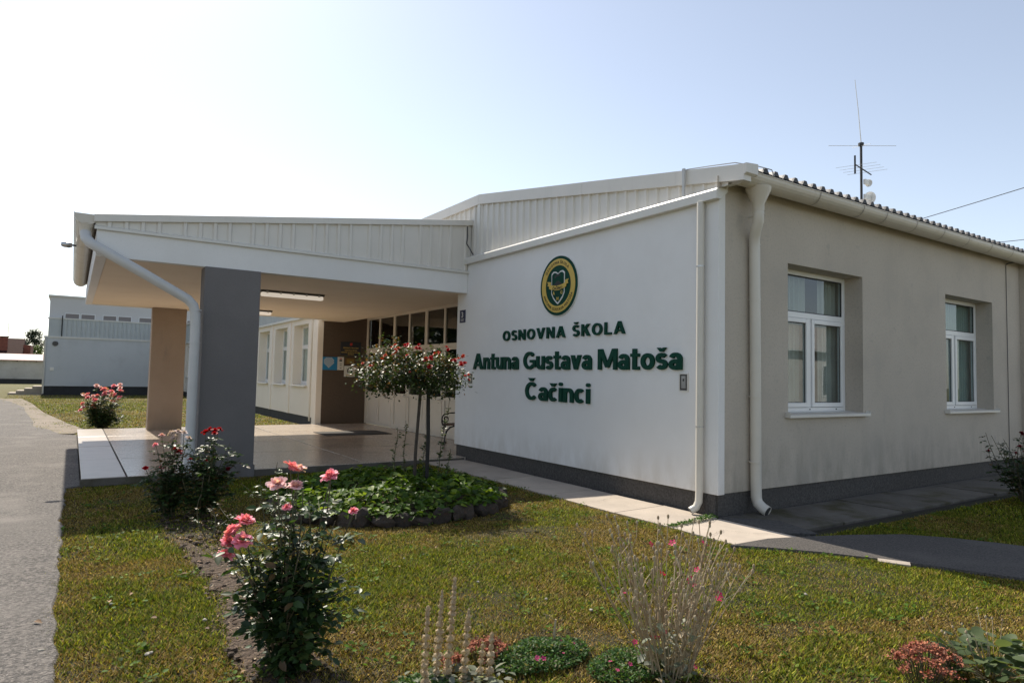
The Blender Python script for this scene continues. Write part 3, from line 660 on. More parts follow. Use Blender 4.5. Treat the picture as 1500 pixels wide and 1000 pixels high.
# ================================================================== SIGNS ON THE BUILDING
def glyph(c, T):
    """bold grotesque letter as (width, list of rings); cap height 1, x height .74"""
    h = T/2; X = .74; P = []
    rect = lambda x0, y0, x1, y1: P.append([(x0,y0),(x1,y0),(x1,y1),(x0,y1)])
    arc = lambda cx, cy, rx, ry, a0, a1, n=20: [(cx+rx*math.cos(R(a0+(a1-a0)*i/n)), cy+ry*math.sin(R(a0+(a1-a0)*i/n))) for i in range(n+1)]
    rid = [0]
    def ribbon(pts, closed=False):
        rid[0] += 1; n = len(pts); L = []
        for i in range(n):
            a = pts[(i-1) % n] if closed or i else pts[i]; b = pts[(i+1) % n] if closed or i < n-1 else pts[i]
            dx, dy = b[0]-a[0], b[1]-a[1]; q = math.hypot(dx, dy) or 1; L.append((-dy/q*h, dx/q*h))
        for i in range(n if closed else n-1):
            j = (i+1) % n; (x, y), (u, v) = pts[i], pts[j]
            P.append([(x-L[i][0], y-L[i][1]), (u-L[j][0], v-L[j][1]), (u+L[j][0], v+L[j][1]), (x+L[i][0], y+L[i][1]), 'r%d' % rid[0]])
    def caron(cx, y):
        P.append([(cx-.2,y+.18),(cx-.07,y+.18),(cx+.06,y),(cx-.06,y)]); P.append([(cx+.2,y+.18),(cx+.06,y),(cx-.06,y),(cx+.07,y+.18)])
    def ess(w, H):
        ry = (H-T)/4; ribbon(arc(w/2, H/2+ry, w/2-h, ry, 28, 270)+arc(w/2, H/2-ry, w/2-h, ry, 90, -152)[1:])
    def vee(w, H, flip=False):
        f = (lambda y: H-y) if flip else (lambda y: y); t = T*1.12
        P.append([(0,f(H)),(t,f(H)),(w/2+t*.5,f(0)),(w/2-t*.5,f(0))]); P.append([(w-t,f(H)),(w,f(H)),(w/2+t*.5,f(0)),(w/2-t*.5,f(0))])
    if c == 'O': w = .86; ribbon(arc(w/2,.5,w/2-h,.5-h,0,360,40)[:-1], True)
    elif c in 'SŠ': w = .62; ess(w, 1)
    elif c == 'N': w = .78; rect(0,0,T,1); rect(w-T,0,w,1); P.append([(0,1),(T*1.15,1),(w,0),(w-T*1.15,0)])
    elif c == 'V': w = .86; vee(w, 1)
    elif c == 'A': w = .88; vee(w, 1, True); rect(w*.24,.2,w*.76,.2+T*.85)
    elif c == 'K': w = .74; rect(0,0,T,1); P.append([(T*.9,.60),(w-T*1.3,1),(w,1),(T*.9,.30)]); P.append([(.27,.52),(.42,.68),(w+.03,0),(w-T*1.2,0)])
    elif c == 'L': w = .56; rect(0,0,T,1); rect(T,0,w,T)
    elif c == 'G': w = .88; ribbon(arc(w/2,.5,w/2-h,.5-h,42,318,34)); rect(w-T,.13,w,.54); rect(w*.55,.54-T*.85,w-T,.54)
    elif c == 'M': w = 1.0; rect(0,0,T,1); rect(w-T,0,w,1); P.append([(T*.2,1),(T*1.3,1),(w/2+T*.5,.1),(w/2-T*.5,.1)]); P.append([(w-T*1.3,1),(w-T*.2,1),(w/2+T*.5,.1),(w/2-T*.5,.1)])
    elif c in 'CČ': w = .80; ribbon(arc(w/2,.5,w/2-h,.5-h,45,315,34))
    elif c in 'nu':
        w = .56; g = (lambda p: (w-p[0], X-p[1])) if c == 'u' else (lambda p: p)
        a, b = g((0,0)), g((T,X)); rect(min(a[0],b[0]), min(a[1],b[1]), max(a[0],b[0]), max(a[1],b[1]))
        ribbon([g(p) for p in [(w-h,0),(w-h,.2),(w-h,.42)]+arc(w/2,.42,w/2-h,X-h-.42,0,165,16)[1:]])
    elif c == 'a': w = .54; rect(w-T,0,w,.45); ribbon(arc(w/2,.45,w/2-h,X-h-.45,0,158,16)); ribbon(arc(w/2-.02,.225,w/2-.02-h*.92,.225-h*.92,0,360,26)[:-1], True)
    elif c in 'sš': w = .50; ess(w, X)
    elif c == 't': w = .42; rect(.1,0,.1+T,.96); rect(0,X-.15,w,X); rect(.1+T,0,w,.15)
    elif c == 'v': w = .62; vee(w, X)
    elif c == 'o': w = .62; ribbon(arc(w/2,X/2,w/2-h,X/2-h,0,360,34)[:-1], True)
    elif c == 'i': w = T; rect(0,0,T,X); P.append(arc(h,.93,h*1.08,h*1.08,0,360,14)[:-1])
    elif c in 'cč': w = .55; ribbon(arc(w/2,X/2,w/2-h,X/2-h,48,312,28))
    if c in 'ŠČ': caron(w/2, 1.05)
    if c in 'šč': caron(w/2, X+.05)
    return w, P
def wall_letters(name, text_words, z0, cap, offset, label, xw=-.0, mt='letter_green', depth=.032, gap=.075):
    """each word is fitted to its own stretch of wall; y falls to the right"""
    ya = text_words[0][1]
    t = thing(name, (xw, ya, z0), label, 'lettering')
    T = offset
    for word, y0, y1 in text_words:
        gl = [glyph(c, T) for c in word]; tot = sum(g[0] for g in gl)+gap*(len(word)-1); k = (y0-y1)/tot; x = 0
        for wd, rings in gl:
            b = MB(); lay = {}                   # every stroke lies a hair above the one before
            for q_, ring in enumerate(rings):
                rr = [q for q in ring if not isinstance(q, str)]; key = ring[-1] if len(rr) < len(ring) else q_
                d = depth+.0007*lay.setdefault(key, len(lay))
                b.prism([(xw-.003, y0-(x+q[0])*k, z0+q[1]*cap) for q in rr], (-d, 0, 0))
            b.build('letter', mt, t); x += wd+gap
    return t
wall_letters('wall_lettering', [('OSNOVNA', 4.68, 2.90), ('ŠKOLA', 2.71, 1.56)], 2.245, .18, .17, 'smaller raised dark green capitals reading OSNOVNA ŠKOLA under the round emblem', gap=.24)
wall_letters('wall_lettering', [('Antuna', 5.71, 4.18), ('Gustava', 4.02, 2.26), ('Matoša', 2.11, .52)], 1.742, .298, .178, 'large raised dark green letters reading Antuna Gustava Matoša across the white wall')
wall_letters('wall_lettering', [('Čačinci', 3.95, 2.29)], 1.235, .298, .178, 'large raised dark green letters reading Čačinci at the bottom of the wall lettering')
# round emblem
EY, EZ, ER = 3.085, 3.075, .475
em = thing('emblem_sign', (0, EY, EZ), 'round green and gold school emblem mounted on the white wall', 'sign')
E = lambda a, b, d=0.: (-.03-d, EY-a, EZ+b)          # a to the right, b up, d proud of the disc
def disc(r0, r1, d0, d1, mt, name, n=64):
    c = MB()
    for i in range(n):
        a, b = 2*math.pi*i/n, 2*math.pi*(i+1)/n
        q = lambda r, t, d: E(r*math.cos(t), r*math.sin(t), d)
        c.quad(q(r0,a,d1), q(r1,a,d1), q(r1,b,d1), q(r0,b,d1)) if r0 > 0 else c.quad(q(r1,a,d1), q(r1,b,d1), E(0,0,d1))
        c.quad(q(r1,a,d0), q(r1,b,d0), q(r1,b,d1), q(r1,a,d1))
        if r0 > 0: c.quad(q(r0,a,d0), q(r0,b,d0), q(r0,b,d1), q(r0,a,d1))
    return c.build(name, mt, em)
disc(0, ER, -.03, .0, 'letter_green', 'disc'); disc(ER-.001, ER+.012, -.03, -.012, 'letter_white', 'rim')
disc(.325, .43, .0, .005, 'gold', 'ring')
def flat(pts, d0, d1, mt, name):
    MB().prism([E(a, b, d0) for a, b in pts], Vector(E(0,0,d1))-Vector(E(0,0,d0))).build(name, mt, em)
def shield(s, dx=0): 
    top = [(-.17,.20),(-.12,.235),(-.06,.23),(0,.195),(.06,.23),(.12,.235),(.17,.20)]
    low = [(.17,-.12),(.12,-.2),(.05,-.265),(0,-.3),(-.05,-.265),(-.12,-.2),(-.17,-.12)]
    return [(a*s, b*s) for a, b in top+low]
flat(shield(1.0), 0, .006, 'letter_white', 'shield_outline'); flat(shield(.90), .005, .009, 'letter_green', 'shield')
flat([(-.11,-.03),(-.1,.03),(-.05,.055),(-.02,.075),(.02,.075),(.05,.055),(.1,.03),(.11,-.03)], .008, .011, 'ink', 'portrait_bust')
flat([(-.03,.07),(-.045,.11),(-.03,.15),(.03,.15),(.05,.11),(.03,.07)], .008, .0095, 'letter_green', 'portrait_head')
flat([(-.08,.12),(-.085,.15),(-.05,.18),(.04,.19),(.07,.165),(.03,.15),(-.03,.145)], .0095, .012, 'ink', 'portrait_hat')
rib = [(-.22+.44*i/12, -.075+.03*(abs(i-6)/6)**2*1.4) for i in range(13)]
flat(rib+[(a, b+.075) for a, b in rib[::-1]], .01, .016, 'gold', 'ribbon')
for s in (-1, 1): flat([(s*.2,.0),(s*.27,.015),(s*.25,.045),(s*.28,.085),(s*.17,.07)][::s], .008, .012, 'gold', 'ribbon_tail')
def emb_text(txt, r, a0, a1, size, inward, mt='ink', name='ring_lettering'):
    c = MB(); adv = [advance(q) for q in txt]; tot = sum(adv); s = 0
    for q, a in zip(txt, adv):
        th = a0+(a1-a0)*(s+a/2)/tot; s += a
        if q == ' ': continue
        V, F = text_mesh(q, size, 0, .002); mx = (min(v[0] for v in V)+max(v[0] for v in V))/2
        er = Vector((math.cos(th), math.sin(th))); et = Vector((er.y, -er.x))
        if inward: er2, et2, base = -er, -et, r
        else: er2, et2, base = er, et, r
        c.add([E(*(er*base+et2*(v[0]-mx)+er2*v[1]), .007+v[2]) for v in V], F)
    c.build(name, mt, em)
emb_text('OSNOVNA ŠKOLA', .352, R(148), R(44), .066, False); emb_text('ANTUNA GUSTAVA MATOŠA', .402, R(200), R(340), .066, True)
def flat_text(txt, a, b, size, mt, d, name='lettering', parent=None, PF_=None, off=.02):
    V, F = text_mesh(txt, size, off*size, .0015); mx = (min(v[0] for v in V)+max(v[0] for v in V))/2
    MB().add([(PF_ or E)(a+v[0]-mx, b+v[1], d+v[2]) for v in V], F).build(name, mt, parent or em)
flat_text('ČAČINCI', 0, -.062, .062, 'ink', .0175, 'ribbon_lettering'); 
for t_, a, b in (('A', -.1, -.14), ('G', .1, -.14), ('M', 0, -.235)): flat_text(t_, a, b, .075, 'gold', .0105, 'initial')
# house number
hn = thing('house_number_plate', (0, 6.2, 2.79), 'small dark blue enamel plate with number 3 at the left edge of the white wall', 'sign')
MB().box(-.012, -.001, 6.09, 6.31, 2.665, 2.915).build('plate', 'sign_blue', hn, bevel=.004)
HN = lambda a, b, d: (-.0125-d, 6.2-a, 2.79+b)
flat_text('3', 0, -.02, .15, 'letter_white', .002, 'numeral', hn, HN)
for k, wv in enumerate((.13, .1)): MB().box(-.0135, -.0122, 6.2-wv/2, 6.2+wv/2, 2.725-k*.025, 2.733-k*.025).build('small_print', 'letter_white', hn)
# two recessed metal boxes
for (y0, y1, z0, z1, lab) in ((.43,.58,1.47,1.70,'grey metal wall box beside the thin downpipe, right of the lettering'), (5.74,5.93,1.46,1.67,'grey metal wall box at the left end of the white wall behind the rose tree')):
    b = thing('wall_box', (0, (y0+y1)/2, z0), lab, 'wall box', 'grey boxes set in the sign wall')
    MB().frame(PX, y0, y1, z0, z1, .014, -.012, .0).build('box_frame', 'trim_metal', b)
    MB().box(-.006, -.001, y0+.014, y1-.014, z0+.014, z1-.014).build('box_door', 'lamp_body', b)
    ym = (y0+y1)/2
    MB().box(-.010, -.0065, ym-.035, ym+.035, z0+.04, z1-.035).build('box_label', 'steel', b)
    MB().tube([(-.014, ym, z1-.07), (-.014, ym, z1-.10)], .008, 6).build('box_lock', 'dark', b)
# plaques on the brown wall (face y = 15.24)
PY = 15.24
def plate(name, x0, x1, z0, z1, mt, label, cat='sign'):
    t = thing(name, ((x0+x1)/2, PY, z0), label, cat)
    MB().box(x0, x1, PY-.018, PY-.001, z0, z1).build('panel', mt, t, bevel=.003)
    return t
PP = lambda cx, cz: (lambda a, b, d: (cx+a, PY-.0185-d, cz+b))
t = plate('school_plaque', .66, 1.33, 2.2, 2.63, 'plaque_dark', 'dark plaque with small red crest high on the brown porch wall')
MB().prism([(.96,PY-.0185,2.59),(1.04,PY-.0185,2.59),(1.04,PY-.0185,2.53),(1.0,PY-.0185,2.5),(.96,PY-.0185,2.53)], (0,-.003,0)).build('crest', 'plaque_red', t)
for tx, z, s in (('REPUBLIKA HRVATSKA', 2.42, .05), ('OSNOVNA ŠKOLA', 2.34, .05), ('ANTUNA GUSTAVA MATOŠA', 2.275, .048), ('ČAČINCI', 2.215, .05)): flat_text(tx, 0, 0, s, 'gold', .002, 'lettering', t, PP(1.0, z))
t = plate('blue_poster', .10, .57, 1.72, 2.13, 'poster_cyan', 'bright blue poster with white checkered pattern on the brown porch wall')
for i in range(9):
    for j in range(9):
        if (i+j) % 2 == 0 and j >= abs(i-4)-1 and not (j > 6 and i in (0, 8)):
            a, b = .135+i*.036, 1.79+j*.036
            MB().box(a, a+.034, PY-.0215, PY-.0183, b, b+.034).build('white_check', 'paper', t)
t = plate('white_notice', .575, .78, 1.725, 2.14, 'paper', 'narrow white notice right of the blue poster')
MB().box(.635, .72, PY-.021, PY-.0183, 2.0, 2.05).build('dark_print', 'ink', t); MB().box(.64, .715, PY-.021, PY-.0183, 2.07, 2.10).build('red_print', 'plaque_red', t)
for z in (1.92, 1.86, 1.78): MB().box(.65, .71, PY-.021, PY-.0183, z, z+.02).build('grey_print', 'lamp_body', t)
t = plate('bronze_plaque', .82, 1.16, 1.92, 2.12, 'bronze', 'small bronze plaque under the dark plaque')
for z in (2.06, 2.01, 1.96): MB().box(.87, 1.11, PY-.0205, PY-.0183, z, z+.014).build('line_of_print', 'gold', t)
t = plate('white_plaque', .80, 1.16, 1.52, 1.86, 'paper', 'white square plaque with grey round mark under the bronze plaque')
V = MB(); n = 24
for i in range(n):
    a, b = 2*math.pi*i/n, 2*math.pi*(i+1)/n
    V.quad(*[(.98+r*math.cos(q), PY-.0205, 1.71+r*math.sin(q)) for r, q in ((.06,a),(.09,a),(.09,b),(.06,b))])
V.build('round_mark', 'lamp_body', t); MB().box(.86, 1.1, PY-.0205, PY-.0183, 1.56, 1.58).build('line_of_print', 'gold', t)
# ceiling lamps
for x0, x1, y, lab in ((-3.35, -2.07, 8.5, 'long fluorescent lamp on the porch ceiling nearer the front'), (-3.3, -2.03, 13.0, 'long fluorescent lamp on the porch ceiling farther back')):
    t = thing('ceiling_lamp', ((x0+x1)/2, y, SZ), lab, 'lamp', 'fluorescent lamps under the porch ceiling')
    MB().box(x0, x1, y-.075, y+.075, SZ-.03, SZ+.01).build('housing', 'lamp_body', t, bevel=.006)
    MB().box(x0+.02, x1-.02, y-.065, y+.065, SZ-.11, SZ-.031).build('diffuser', 'lamp_lit', t, bevel=.02)
    for k in range(5): MB().box(x0+.1+k*.26, x0+.14+k*.26, y-.082, y-.066, SZ-.05, SZ-.012).build('clip', 'steel', t)
# floodlight on the canopy gutter
t = thing('floodlight', (-6.45, 8.3, 3.7), 'small silver lamp on an arm at the canopy gutter', 'lamp')
MB().tube([(-6.44,8.3,3.70),(-6.52,8.3,3.705)], .016, 8).build('arm', 'dark', t)
MB().tube([(-6.50,8.3,3.70),(-6.54,8.3,3.70),(-6.62,8.3,3.705),(-6.66,8.3,3.705)], [.035,.05,.05,.03], 12).build('lamp_head', 'steel', t, smooth=True)
# doormat
tag(MB().box(-1.0, .75, 11.2, 12.35, .041, .052).build('doormat', 'mat_rubber'), 'dark rectangular doormat lying on the porch floor by the brown wall', 'doormat')
# bench
t = thing('bench', (1.1, 7.8, .04), 'black iron bench with scrolled arms and wooden slats beside the glass doors', 'bench')
def scroll(cx, cz, r0, turns, a0, n=22, sg=1): return [(cx+(r0*(1-.8*i/n))*math.cos(a0+sg*turns*2*math.pi*i/n), cz+(r0*(1-.8*i/n))*math.sin(a0+sg*turns*2*math.pi*i/n)) for i in range(n+1)]
for y in (8.6, 7.1):
    c = MB(); V3 = lambda P: [(a, y, b) for a, b in P]
    c.tube(V3([(1.42,.72),(1.25,.74),(1.05,.735),(.93,.71)]+scroll(.955,.6,.105,1.35,math.pi*.72)), .016, 6)
    c.tube(V3([(.86,.60),(.86,.52),(.885,.45)]), .016, 6)
    c.tube(V3([(1.4,.47),(1.1,.46),(.88,.455)]), .018, 6)
    c.tube(V3([(1.25,.44),(1.08,.40),(.98,.3),(.945,.18),(.93,.05)]), [.016,.02,.022,.02,.022], 6)
    c.tube(V3(scroll(.925,.385,.05,1.2,0)), .012, 6); c.tube(V3([(.87,.05),(.99,.05)]), .016, 6)
    c.tube(V3([(1.38,.05),(1.34,.25),(1.33,.45),(1.40,.75),(1.45,.95)]), .02, 6)
    c.build('end_frame', 'black_iron', t, smooth=True)
for k in range(4): MB().box(.9+k*.12, .99+k*.12, 7.05, 8.65, .475, .5).build('seat_slat', 'bench_wood', t, bevel=.004)
for k in range(3): MB().box(1.385+k*.022, 1.41+k*.022, 7.05, 8.65, .62+k*.12, .71+k*.12).build('back_slat', 'bench_wood', t, bevel=.004)

# ================================================================== ROOF MAST AND CABLES
t = thing('antenna_mast', (12.55, 5.0, 4.9), 'tall thin black antenna mast with dishes behind the roof edge', 'antenna')
MB().tube([(12.55,5,4.9),(12.55,5,8.6)], .036, 8).build('mast', 'dark', t)
MB().tube([(12.55,5,8.6),(12.55,5,8.68)], .08, 8).build('mast_head', 'dark', t)
MB().tube([(12.56,5,8.66),(12.42,5,9.6),(12.25,5,10.5)], [.014,.011,.008], 5).build('whip', 'grey_pipe', t)
for d in ((.86,-.57,.02),(-.80,.53,-.02),(.28,.42,.12),(-.28,-.42,-.12)): MB().tube([(12.55,5,8.6),(12.55+d[0],5+d[1],8.6+d[2])], .007, 4).build('ground_rod', 'grey_pipe', t)
c = MB(); c.tube([(12.55-.35,5,7.98),(12.55+.55,5,7.84)], .018, 5); c.build('boom', 'dark', t)
for k in range(4): MB().tube([(12.28+.2*k-.5,5.33,7.97-.03*k-.1),(12.28+.2*k+.5,4.67,7.97-.03*k+.1)], .005, 4).build('element', 'grey_pipe', t)
MB().box(12.2, 12.23, 4.98, 5.02, 7.7, 8.24).build('reflector', 'dark', t)
for (z, r, dx) in ((7.52,.11,.22),(7.08,.19,.26),(6.28,.2,.3)):
    cc = Vector((12.6+dx, 4.93, z)); c = MB(); n = 16; d = Vector((.9,.0,.08)).normalized(); u = Vector((0,1,0)); v = d.cross(u)
    rings = [[cc+d*(h*.3*r)+(u*math.cos(2*math.pi*j/n)+v*math.sin(2*math.pi*j/n))*(r*q) for j in range(n)] for q, h in ((.05,1.0),(.6,.7),(1,0))]
    for i in range(2):
        for j in range(n): c.quad(rings[i][j], rings[i][(j+1) % n], rings[i+1][(j+1) % n], rings[i+1][j])
    c.add(rings[0], [tuple(range(n))])
    dsh = c.build('dish', 'dish', t, smooth=True)
    MB().box(12.6, 12.6+dx+.05, 4.9, 4.97, z-.06, z+.08).build('dish_radio', 'dish', dsh)
def ray(px, py): return (rt2*((px-750)/965.07)-up2*((py-500)/965.07)+fw)
def cable(a, b, z, label):
    A = CAM+ray(*a)*((z-CAM.z)/ray(*a).z); B = CAM+ray(*b)*((z-CAM.z)/ray(*b).z); D = B-A
    P = [A+D*(t_) for t_ in np.linspace(-1.2, 3, 30)]
    for q, t_ in zip(P, np.linspace(-1.2, 3, 30)): q.z += .02*((t_-.5)**2-.25)
    tag(MB().tube(P, .014, 5).build('overhead_cable', 'cable'), label, 'cable', 'overhead cables above the roof')
cable((1345,322), (1500,275), 8.0, 'upper overhead cable climbing steeply to the right beside the antenna')
cable((1450,356), (1500,351), 8.0, 'lower nearly level overhead cable at the right edge')

# ================================================================== BACKGROUND BUILDINGS
gym = thing('sports_hall', (-7.9, 45, 0), 'large pale grey sports hall with ribbed band and strip windows behind the lawn', 'building')
MB().box(-7.92, 26, 45, 62, .48, 3.52).build('lower_wall', 'gym_wall', gym)
MB().box(-7.86, 26, 45.06, 62, -.12, .49).build('plinth', 'dark_plinth', gym)
rib_strip(lambda u, v, ww: (u, 45.02+ww, v), -7.2, 8.8, lambda u: 3.56, lambda u: 4.7, .25, .04, 'cladding_sheet', 'gym_clad', gym, 2.0)
MB().box(-7.75, -7.2, 45.0, 45.3, 3.56, 4.7).build('band_end', 'gym_clad', gym)
MB().box(-7.95, 26, 44.95, 45.4, 3.48, 3.6).build('band_sill', 'trim_metal', gym)
MB().box(-7.8, 26, 44.96, 45.5, 4.68, 4.76).build('band_cap', 'trim_metal', gym)
MB().box(-7.75, 26, 45.3, 62, 3.6, 6.1).build('upper_wall', 'gym_upper', gym)
MB().box(-7.85, 26, 45.2, 62.1, 6.1, 6.2).build('roof_cap', 'trim_metal', gym)
for k in range(6):
    for q in (0, .85):
        x0 = -6.95+k*2.05+q; f = MB().frame(PW, x0, x0+.8, 4.74, 5.1, .04, 45.26, 45.32).build('window', 'upvc', gym); MB().box(x0+.04, x0+.76, 45.285, 45.295, 4.78, 5.06).build('pane', 'gym_pane', f)
MB().tube([(-7.05,44.9,4.9),(-7.05,44.9,3.6)], .03, 6).build('overflow_pipe', 'dark', gym)
MB().tube([(-7.85,44.9,3.5),(-7.85,44.9,.0)], .05, 8).build('downpipe', 'trim_metal', gym)
MB().lathe([(.14,44.9),(.16,45.01)], (-7.35,0,3.13), 14, 'y').build('round_lamp', 'lamp_body', gym); MB().box(-7.55, -7.35, 44.95, 45.01, 1.45, 1.65).build('meter_box', 'lamp_plastic', gym)
for k in range(4): MB().box(-9.6+k*.4, -7.9, 45.3+.0*k, 47.5, -.1+.14*k, .03+.14*k).build('step', 'concrete', gym)
shed = thing('garden_shed', (-14, 80, 0), 'long low white shed with pale pink roof far beyond the lawn', 'shed')
MB().box(-40, -8.6, 80, 85, .4, 2.35).build('wall', 'shed_wall', shed); MB().box(-40, -8.62, 80.04, 85, -.12, .4).build('plinth', 'dark_plinth', shed)
MB().prism([(-40.3,79.7,2.28),(-40.3,79.7,2.36),(-40.3,84,3.05),(-40.3,86,2.5)], (31.6,0,0)).build('roof', 'pink_roof', shed)
for k in range(20): MB().box(-40+1.6*k, -39.9+1.6*k, 79.72, 80, 2.2, 2.29).build('rafter_end', 'bark', shed)
hs = thing('brick_house', (-12.5, 96, 0), 'old house with dark red tiled roof and brick chimney beyond the shed', 'house')
MB().box(-24, -11.85, 95, 104, -.1, 3.1).build('wall', 'brick_red', hs)
rf = MB().prism([(-24.3,94.6,3.0),(-24.3,99.5,5.25),(-24.3,104.4,3.0)], (12.75,0,0)).build('roof', 'tile_red', hs)
MB().box(-13.9, -13.1, 95.9, 96.7, 3.2, 5.25).build('chimney', 'brick_red', rf); MB().box(-13.98, -13.02, 95.82, 96.78, 5.25, 5.35).build('chimney_cap', 'bark', rf)
MB().box(-11.6, -10.85, 97, 104, 2.5, 4.4).build('annex_gable', 'brick_red', hs)
t = thing('roof_aerial', (-13.2, 97.5, 4.4), 'thin television aerial on the dark red roof', 'antenna')
MB().tube([(-13.2,97.5,4.3),(-13.2,97.5,7.0)], .03, 5).build('mast', 'cable', t); MB().tube([(-15,97.5,6.95),(-11.2,97.5,6.9)], .02, 4).build('boom', 'cable', t)

# ================================================================== PLANTS
def leaf_template(kind='rose'):
    if kind == 'rose':      # pointed oval folded along the midrib
        V = np.array([(0,0,0),(.28,.26,.07),(.62,.24,.06),(1,0,-.05),(.62,-.24,.06),(.28,-.26,.07),(.45,0,0)], float)
        F = np.array([(0,6,1),(1,6,2),(2,6,3),(3,6,4),(4,6,5),(5,6,0)])
    elif kind == 'heart':
        V = np.array([(0,0,0),(-.08,.28,.02),(.2,.42,.06),(.55,.30,.03),(1,0,-.12),(.55,-.30,.03),(.2,-.42,.06),(-.08,-.28,.02),(.4,0,-.02)], float)
        F = np.array([(0,8,1),(1,8,2),(2,8,3),(3,8,4),(4,8,5),(5,8,6),(6,8,7),(7,8,0)])
    else:                   # round fleshy
        V = np.array([(0,0,0),(.15,.3,.05),(.5,.42,.08),(.85,.28,.03),(1,0,-.03),(.85,-.28,.03),(.5,-.42,.08),(.15,-.3,.05),(.5,0,0)], float)
        F = np.array([(0,8,1),(1,8,2),(2,8,3),(3,8,4),(4,8,5),(5,8,6),(6,8,7),(7,8,0)])
    return V, F
def frames(D, N):
    """unit x-axes D and approximate normals N -> rotation matrices (n,3,3) with columns x,y,z"""
    D = D/np.linalg.norm(D, axis=1, keepdims=True); Y = np.cross(N, D); Y /= np.linalg.norm(Y, axis=1, keepdims=True)+1e-9
    Z = np.cross(D, Y); return np.stack([D, Y, Z], -1)
def leaves(pos, D, N, size, tmpl, colr):
    V, F = tmpl; M = frames(D, N); n = len(pos)
    W = np.einsum('nij,kj->nki', M, V)*size[:, None, None]+pos[:, None, :]
    FF = (F[None]+np.arange(n)[:, None, None]*len(V)).reshape(-1, 3)
    return W.reshape(-1, 3), FF, np.repeat(colr, len(V), 0), M
def palette(n, cols, wts, jit=.2):
    c = np.array(cols)[rng.choice(len(cols), n, p=np.array(wts)/sum(wts))]
    return np.clip(c*(1+rng.normal(0, jit, (n, 1))), .004, 1)
def flower_mesh(name, colr, petals=18, seed=0, layers=4, var=.18):
    """double rose: rings of cupped petals"""
    r_ = np.random.default_rng(seed); Vs = []; Fs = []; Cs = []; k = 0
    for L in range(layers):
        n = max(4, petals*(L+1)//(layers*2)+3); tilt = .25+.95*(L/(layers-1))   # outer petals lie flatter
        ln = .30+.22*L/(layers-1)+.02
        for i in range(n):
            a = 2*math.pi*(i/n)+L*.7+r_.normal(0, .12); wd = .26+.1*L/(layers-1); tl = tilt+r_.normal(0, .12); q = ln*(1+r_.normal(0, .1))
            pts = []
            for u in (0, .35, .7, 1.0):
                ang = tl*(.45+.6*u)
                rr = .03+q*math.sin(ang)*u; zz = q*math.cos(ang)*u*(1.0)-.05*L+.14
                ww = wd*(.35, .9, 1, .55)[int(u*3)]
                for s in (-1, 0, 1):
                    x, y = rr-abs(s)*.03*(1-u)+(abs(s)*-.045), s*ww*.55
                    pts.append((x*math.cos(a)-y*math.sin(a), x*math.sin(a)+y*math.cos(a), zz+(.035*r_.normal() if u == 1 else 0)))
            base = np.array(colr)*(1+r_.normal(0, var)); 
            for p_i, p in enumerate(pts): Vs.append(p); Cs.append(np.clip(base*(.8+.3*(p_i//3)/3), 0, 1))
            for u in range(3):
                for s in range(2):
                    A = k+u*3+s; Fs.append((A, A+1, A+4, A+3))
            k += 12
    o = np_mesh(name, np.array(Vs), np.array(Fs), 'petal', colr=np.array(Cs), smooth=True); me = o.data; bpy.data.objects.remove(o); return me
FL = {
 'red': [flower_mesh('blossom', (.42, .006, .012), 18, s) for s in (1, 2)],
 'dark': [flower_mesh('blossom', (.20, .008, .02), 18, s) for s in (3,)],
 'pink': [flower_mesh('blossom', (.84, .30, .40), 22, s, 5) for s in (4, 5, 6)],
 'pale': [flower_mesh('blossom', (.80, .50, .52), 18, s) for s in (7, 8)],
 'white': [flower_mesh('blossom', (.62, .50, .50), 16, s) for s in (9,)],
 'faded': [flower_mesh('blossom', (.60, .36, .24), 12, s, 3, .3) for s in (10,)],
 'small_red': [flower_mesh('blossom', (.48, .008, .015), 9, s, 3) for s in (11, 12)],
 'orange': [flower_mesh('blossom', (.5, .05, .02), 8, s, 3) for s in (13,)],
}
def put_flower(parent, loc, size, kind, tilt=(0, 0), name='blossom'):
    me = random.choice(FL[kind])
    mw = Matrix.Translation(Vector(loc)) @ Matrix.Rotation(tilt[0], 4, 'X') @ Matrix.Rotation(tilt[1], 4, 'Y') @ Matrix.Rotation(random.uniform(0, 6.28), 4, 'Z') @ Matrix.Diagonal((size, size, size, 1))
    return link_copy(me, name, mw, parent)
GREENS = [(.030,.060,.018), (.045,.085,.022), (.022,.042,.016), (.075,.105,.028), (.12,.075,.03)]
LEAFV = []
for i, c in enumerate(GREENS):
    V, F = leaf_template(); o = np_mesh('leaf', V, F, 'leaf', colr=np.repeat([c], len(V), 0)); LEAFV.append(o.data); bpy.data.objects.remove(o)
